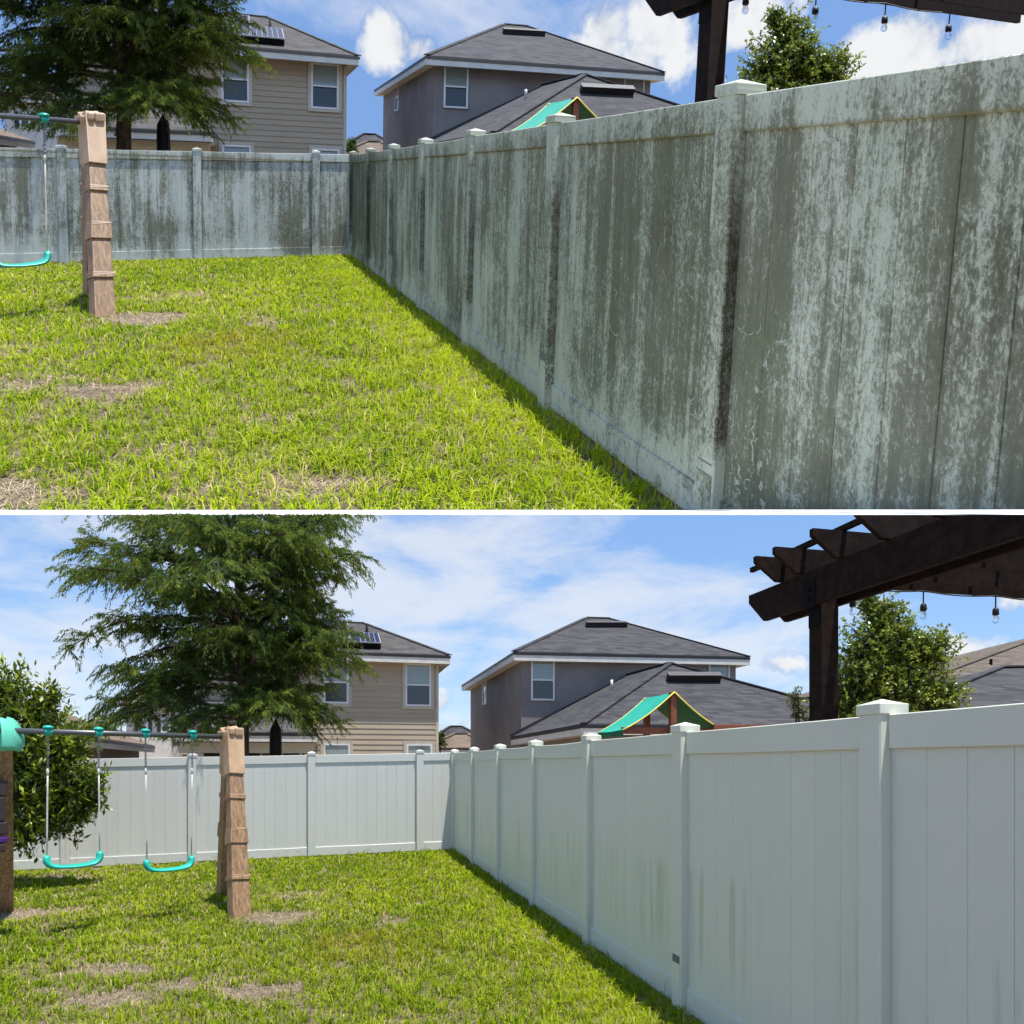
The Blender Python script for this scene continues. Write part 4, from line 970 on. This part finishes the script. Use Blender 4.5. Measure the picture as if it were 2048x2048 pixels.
# ================================================================== folded parasol by the porch
def parasol(Y):
    v = 'upper' if Y is UP else 'lower'
    c0 = pt(551, 1437, 17.5); top = c0[2]; b = np.array([c0[0], c0[1], 0])
    H = thing(Y, 'patio_umbrella', b, f'folded black patio umbrella standing by the porch in the {v} view', 'umbrella')
    m = MB(); prof = []; n = 14
    for h, r in ((top - 1.55, .05), (top - 1.5, .135), (top - 1.0, .12), (top - .45, .115), (top - .25, .105), (top - .12, .05), (top - .05, .02), (top, .012)): prof.append((r, h))
    o = 0
    for r, h in prof:
        for k in range(n): t = 2 * math.pi * k / n; rr = r * (1 + .22 * (k % 2)); m.v.append(b + np.array([rr * math.cos(t), rr * math.sin(t), h]))
    for i in range(len(prof) - 1):
        for k in range(n): k2 = (k + 1) % n; m.f.append([i * n + k, i * n + k2, (i + 1) * n + k2, (i + 1) * n + k])
    mk(Y, 'folded_canopy', m, 'navy', H); mk(Y, 'pole', MB().tube([b, b + UZ * (top - 1.45)], .022, 8), 'iron_black', H)
for Y in (LO, UP): parasol(Y)

# ================================================================== trees and shrubs
def leaves(base, vec, nrm, width):
    """diamond leaves: base, direction*length, side vector"""
    side = np.cross(vec, nrm); side /= np.maximum(np.linalg.norm(side, axis=1, keepdims=True), 1e-6)
    return np.stack([base, base + vec * .45 + side * width[:, None] / 2, base + vec, base + vec * .45 - side * width[:, None] / 2], 1)
LEAF_F = [(0, 1, 2, 3)]
def cull(Y, V, C):
    keep = Y.side(Y.w(V.mean(1))) > (0.0 if Y is LO else -1e9)
    w = Y.w(V[:, 0]); keep &= (np.abs(w[:, 0]) < .72 * w[:, 1] + 1.2 * Y.s)
    return V[keep], C[keep]
def cypress(seed=3):
    rng = np.random.default_rng(seed); b = pt(468, 1500, 15.6); b[2] = -.15; Ht = 8.8
    trunk = MB(); tp = []; tr = []
    for i in range(14):
        t = i / 13; tp.append(b + np.array([.10 * math.sin(t * 5) + .18 * t, .12 * math.sin(t * 4 + 1), Ht * t])); tr.append(.155 * (1 - t) ** .8 + .012 + (.06 if i == 0 else 0))
    trunk.tube(tp, tr, 9)
    # second leader that forks off low
    tp2 = [b + np.array([.12 + 1.15 * t ** 1.3, .2 * t, 2.2 + 5.8 * t]) for t in np.linspace(0, 1, 9)]; trunk.tube(tp2, [.085 * (1 - t) + .012 for t in np.linspace(0, 1, 9)], 7)
    def tk(z, which): 
        P = tp if which == 0 else tp2; zz = [p[2] for p in P]; return np.array([np.interp(z, zz, [p[i] for p in P]) for i in range(3)])
    limbs = MB(); B, Vv, Nn, Wd, Cc = [], [], [], [], []
    nl = 132; z0 = 2.45
    for i in range(nl):
        h = z0 + (8.4 - z0) * (i / nl) ** .92 + rng.normal(0, .1); which = 1 if (i % 4 == 1 and h > 3.2) else 0; az = i * 2.39996 + rng.normal(0, .3)
        R = np.interp(h, [1.6, 2.2, 3.5, 5.2, 6.6, 7.8, 8.8], [2.4, 3.2, 3.4, 3.25, 2.6, 1.5, .4]) * rng.uniform(.66, 1.08) * ((0.62 if h < 5.0 else 0.80) if math.cos(az) > 0.1 else 0.98)
        o = tk(h, which); dirh = np.array([math.cos(az), math.sin(az), 0]); rise = np.interp(h, [2.4, 4.5, 8], [.16, .38, .6]) + rng.normal(0, .09)
        droop = rng.uniform(.30, .85); n = 10; path = []
        bend = np.array([-dirh[1], dirh[0], 0]) * rng.normal(0, .22)
        for k in range(n):
            t = k / (n - 1); path.append(o + dirh * R * t + bend * R * t * t + UZ * R * (rise * t * 1.3 - droop * t ** 2.6 * .55) + rng.normal(0, .02, 3))
        limbs.tube(path, [.034 * (1 - k / n) * (.5 + R / 4) + .004 for k in range(n)], 5, cap=False)
        path = np.array(path)
        def spray(p, sd, sl, t):
            if p[2] < 2.1: return
            m = int(44 * sl / .6) + 8
            s = np.linspace(.04, 1, m); dr = rng.uniform(.3, .75)
            q = p + sd * (s * sl)[:, None] - UZ * (dr * sl * s ** 2)[:, None]
            limbs.tube([q[0], q[m // 2], q[-1]], [.006, .004, .002], 3, cap=False)
            sg = np.where(np.arange(m) % 2, 1.0, -1.0)[:, None]; l2 = np.cross(sd, UZ); l2 /= np.linalg.norm(l2) + 1e-6
            vec = l2 * sg * rng.uniform(.15, .65, (m, 1)) + sd * rng.uniform(.25, .7, (m, 1)) - UZ * rng.uniform(.45, 1.1, (m, 1)) + rng.normal(0, .18, (m, 3))
            vec *= (rng.uniform(.09, .165, m) * (1.1 - .45 * s))[:, None] / np.linalg.norm(vec, axis=1, keepdims=True)
            B.append(q + rng.normal(0, .015, (m, 3))); Vv.append(vec); Nn.append(rng.normal(0, 1, (m, 3)) + UZ * .6); Wd.append(rng.uniform(.013, .025, m))
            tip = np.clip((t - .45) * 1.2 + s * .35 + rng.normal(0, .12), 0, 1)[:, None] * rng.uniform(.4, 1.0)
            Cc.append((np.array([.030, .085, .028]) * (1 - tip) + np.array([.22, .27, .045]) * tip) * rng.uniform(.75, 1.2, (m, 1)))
        ns = int(R * 4.4) + 3
        for j in range(ns):
            t = .22 + .78 * (j + rng.random()) / ns; k = t * (n - 1); k0 = min(int(k), n - 2); p = path[k0] + (path[k0 + 1] - path[k0]) * (k - k0); tg = unit(path[k0 + 1] - path[k0])
            lat = np.cross(tg, UZ) * (1 if j % 2 else -1)
            if j % 3 != 2 and t < .93:
                # side branch with sprays of its own
                bd = unit(tg * rng.uniform(.4, .9) + lat * rng.uniform(.5, 1.0) + UZ * rng.uniform(-.1, .55)); bl = rng.uniform(.5, 1.0) * (1.15 - .5 * t) * (.5 + .5 * min(R / 2.5, 1))
                bp = [p + bd * bl * u - UZ * (.28 * bl * u * u) for u in np.linspace(0, 1, 5)]; limbs.tube(bp, [.012, .009, .007, .005, .003], 4, cap=False)
                for u in np.linspace(.25, 1, int(4 + bl * 4)):
                    pp = p + bd * bl * u - UZ * (.28 * bl * u * u); l3 = np.cross(bd, UZ) * rng.choice([-1, 1])
                    spray(pp, unit(bd * rng.uniform(.3, .9) + l3 * rng.uniform(.2, .9) + UZ * rng.normal(.05, .3)), rng.uniform(.30, .6), min(1, t + .25 * u))
            else:
                spray(p, unit(tg * rng.uniform(.35, .9) + lat * rng.uniform(.35, 1.0) * (1.05 - .4 * t) + UZ * rng.normal(.05, .3)), rng.uniform(.38, .8) * (1.05 - .35 * t), t)
        spray(path[-1], unit(path[-1] - path[-3]), .45, 1.0)
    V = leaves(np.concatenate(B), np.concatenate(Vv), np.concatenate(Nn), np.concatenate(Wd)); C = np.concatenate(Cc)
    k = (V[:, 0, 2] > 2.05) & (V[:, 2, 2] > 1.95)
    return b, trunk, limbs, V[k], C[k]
CY = cypress()
def put_cypress(Y):
    b, tr, li, V, C = CY; v = 'upper' if Y is UP else 'lower'
    H = thing(Y, 'cypress_tree', b, f'feathery dark green cypress tree behind the back fence in the {v} view', 'tree')
    t = mk(Y, 'trunk', tr, 'bark', H, org=b, smooth=True); mk(Y, 'limbs', li, 'bark', t, org=b)
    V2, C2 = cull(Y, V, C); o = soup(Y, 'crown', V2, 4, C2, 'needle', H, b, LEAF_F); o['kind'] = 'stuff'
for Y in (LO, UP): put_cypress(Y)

def leafy_tree(seed, base, blobs, n, ln, wd, c1, c2, upright=.25, per=14):
    """broad-leaved crown: twigs spread through several lobes, each carrying a spray of leaves"""
    rng = np.random.default_rng(seed); tw = MB(); B, Vv, Nn, Wd, Cc = [], [], [], [], []
    tot = sum(b_[3] for b_ in blobs)
    trunk_top = np.mean([b_[0] for b_ in blobs], axis=0)
    for ctr, rad, dens, wgt in blobs:
        ctr = np.asarray(ctr); k = int(n * wgt / tot)
        tw.tube([base + (trunk_top - base) * .35, (base + trunk_top) / 2 * .4 + ctr * .6, ctr], [.04, .022, .008], 5, cap=False)
        for _ in range(k):
            d = rng.normal(0, 1, 3); d /= np.linalg.norm(d); r = rng.uniform(.35, 1.0) ** .6 * (1 + rng.normal(0, .2)); p = ctr + d * r * np.asarray(rad)
            g = unit(d * np.array([1, 1, .6]) + UZ * upright + rng.normal(0, .35, 3)); L = ln * rng.uniform(2.2, 4.2)
            a0 = p - g * L
            if rng.random() < .5: tw.tube([a0 - (a0 - ctr) * .25, a0, p], [.006, .004, .002], 3, cap=False)
            m = int(per * rng.uniform(.6, 1.4)); s = np.linspace(.1, 1.0, m); q = a0 + g * (s * L)[:, None]
            vec = g * rng.uniform(.25, .9, (m, 1)) + rng.normal(0, .6, (m, 3)); vec *= (ln * rng.uniform(.6, 1.15, m) / np.linalg.norm(vec, axis=1))[:, None]
            B.append(q); Vv.append(vec); Nn.append(rng.normal(0, .6, (m, 3)) + UZ); Wd.append(wd * rng.uniform(.7, 1.15, m))
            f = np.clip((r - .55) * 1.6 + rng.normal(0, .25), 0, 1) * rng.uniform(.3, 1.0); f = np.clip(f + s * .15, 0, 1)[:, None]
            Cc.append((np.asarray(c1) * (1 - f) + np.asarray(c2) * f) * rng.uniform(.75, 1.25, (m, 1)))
    return tw, leaves(np.concatenate(B), np.concatenate(Vv), np.concatenate(Nn), np.concatenate(Wd)), np.concatenate(Cc)
def put_tree(Y, name, label, base, data, trunk_r, cat):
    tw, V, C = data; H = thing(Y, name, base, label, cat)
    top = V[:, 0].mean(0); tm = MB(); tm.tube([base, base * .5 + top * .5 * np.array([1, 1, 1]) + np.array([.04, 0, -.1]), top + UZ * .2], [trunk_r, trunk_r * .7, trunk_r * .3], 8)
    t = mk(Y, 'trunk', tm, 'bark', H, org=base, smooth=True)
    tg = mk(Y, 'twigs', tw, 'bark', t if t is not None else H, org=base)
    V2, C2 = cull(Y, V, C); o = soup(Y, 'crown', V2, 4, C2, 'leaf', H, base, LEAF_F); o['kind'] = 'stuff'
dR = 13.0
RT_BLOBS = [(pt(1745, 1290, dR), (.62, .6, .62), 1, 1.0), (pt(1770, 1235, dR), (.42, .4, .42), 1, .55), (pt(1860, 1300, dR), (.5, .5, .40), 1, .6), (pt(1805, 1290, dR), (.5, .5, .45), 1, .6), (pt(1790, 1375, dR), (.85, .7, .6), 1, 1.3), (pt(1700, 1370, dR), (.55, .5, .6), 1, .8), (pt(1880, 1390, dR), (.45, .5, .4), 1, .5), (pt(1690, 1430, dR), (.6, .6, .5), 1, .5), (pt(1815, 1435, dR), (.8, .7, .5), 1, .6), (pt(1735, 1205, dR), (.22, .2, .25), 1, .14)]
RT_BASE = np.array([pt(1770, 1500, dR)[0], dR, 0.0])
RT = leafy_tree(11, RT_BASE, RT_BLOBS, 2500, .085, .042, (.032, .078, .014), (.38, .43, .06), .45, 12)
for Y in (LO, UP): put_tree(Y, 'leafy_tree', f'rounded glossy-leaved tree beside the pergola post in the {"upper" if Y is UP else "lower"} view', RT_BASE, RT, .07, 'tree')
# small shrub top beside the post, and one by the far roofs
sb = pt(1598, 1420, 15.0); SB_B = np.array([sb[0], sb[1], 0.0]); SBd = leafy_tree(12, SB_B, [(sb, (.22, .2, .25), 1, 1), (pt(1590, 1390, 15), (.2, .2, .22), 1, .6)], 70, .08, .035, (.05, .07, .03), (.22, .23, .09), .4, 10)
put_tree(LO, 'small_tree', 'small pale-leaved treetop just left of the pergola post in the lower view', SB_B, SBd, .04, 'tree')
fb = pt(880, 1477, 37.0); FB_B = np.array([fb[0], fb[1], 0.0]); FBd = leafy_tree(13, FB_B, [(fb, (.35, .3, .5), 1, 1)], 60, .16, .08, (.03, .06, .015), (.12, .16, .03), .4, 10)
for Y in (LO, UP): put_tree(Y, 'far_shrub', f'small green shrub in the gap right of the tan house in the {"upper" if Y is UP else "lower"} view', FB_B, FBd, .05, 'shrub')
# big-leaved bush at the left
dB = 10.3
BU_B = np.array([pt(-40, 1700, dB)[0], dB, -.2])
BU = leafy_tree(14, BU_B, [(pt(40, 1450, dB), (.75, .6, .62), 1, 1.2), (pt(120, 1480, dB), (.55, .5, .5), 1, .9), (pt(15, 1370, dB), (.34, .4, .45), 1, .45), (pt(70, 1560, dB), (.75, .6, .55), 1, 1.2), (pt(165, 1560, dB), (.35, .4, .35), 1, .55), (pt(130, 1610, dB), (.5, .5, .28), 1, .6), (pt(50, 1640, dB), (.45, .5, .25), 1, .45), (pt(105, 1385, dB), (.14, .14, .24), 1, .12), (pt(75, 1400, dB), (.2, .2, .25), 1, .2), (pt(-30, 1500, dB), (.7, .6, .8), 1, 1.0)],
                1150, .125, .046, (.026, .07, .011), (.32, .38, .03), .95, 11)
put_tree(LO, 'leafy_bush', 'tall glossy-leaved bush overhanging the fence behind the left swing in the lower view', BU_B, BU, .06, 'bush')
print('blades', NG, 'leaves', len(CY[3]), len(RT[1]), len(BU[1]), 'tris', sum(sum(len(p_.vertices) - 2 for p_ in m_.polygons) for m_ in bpy.data.meshes))
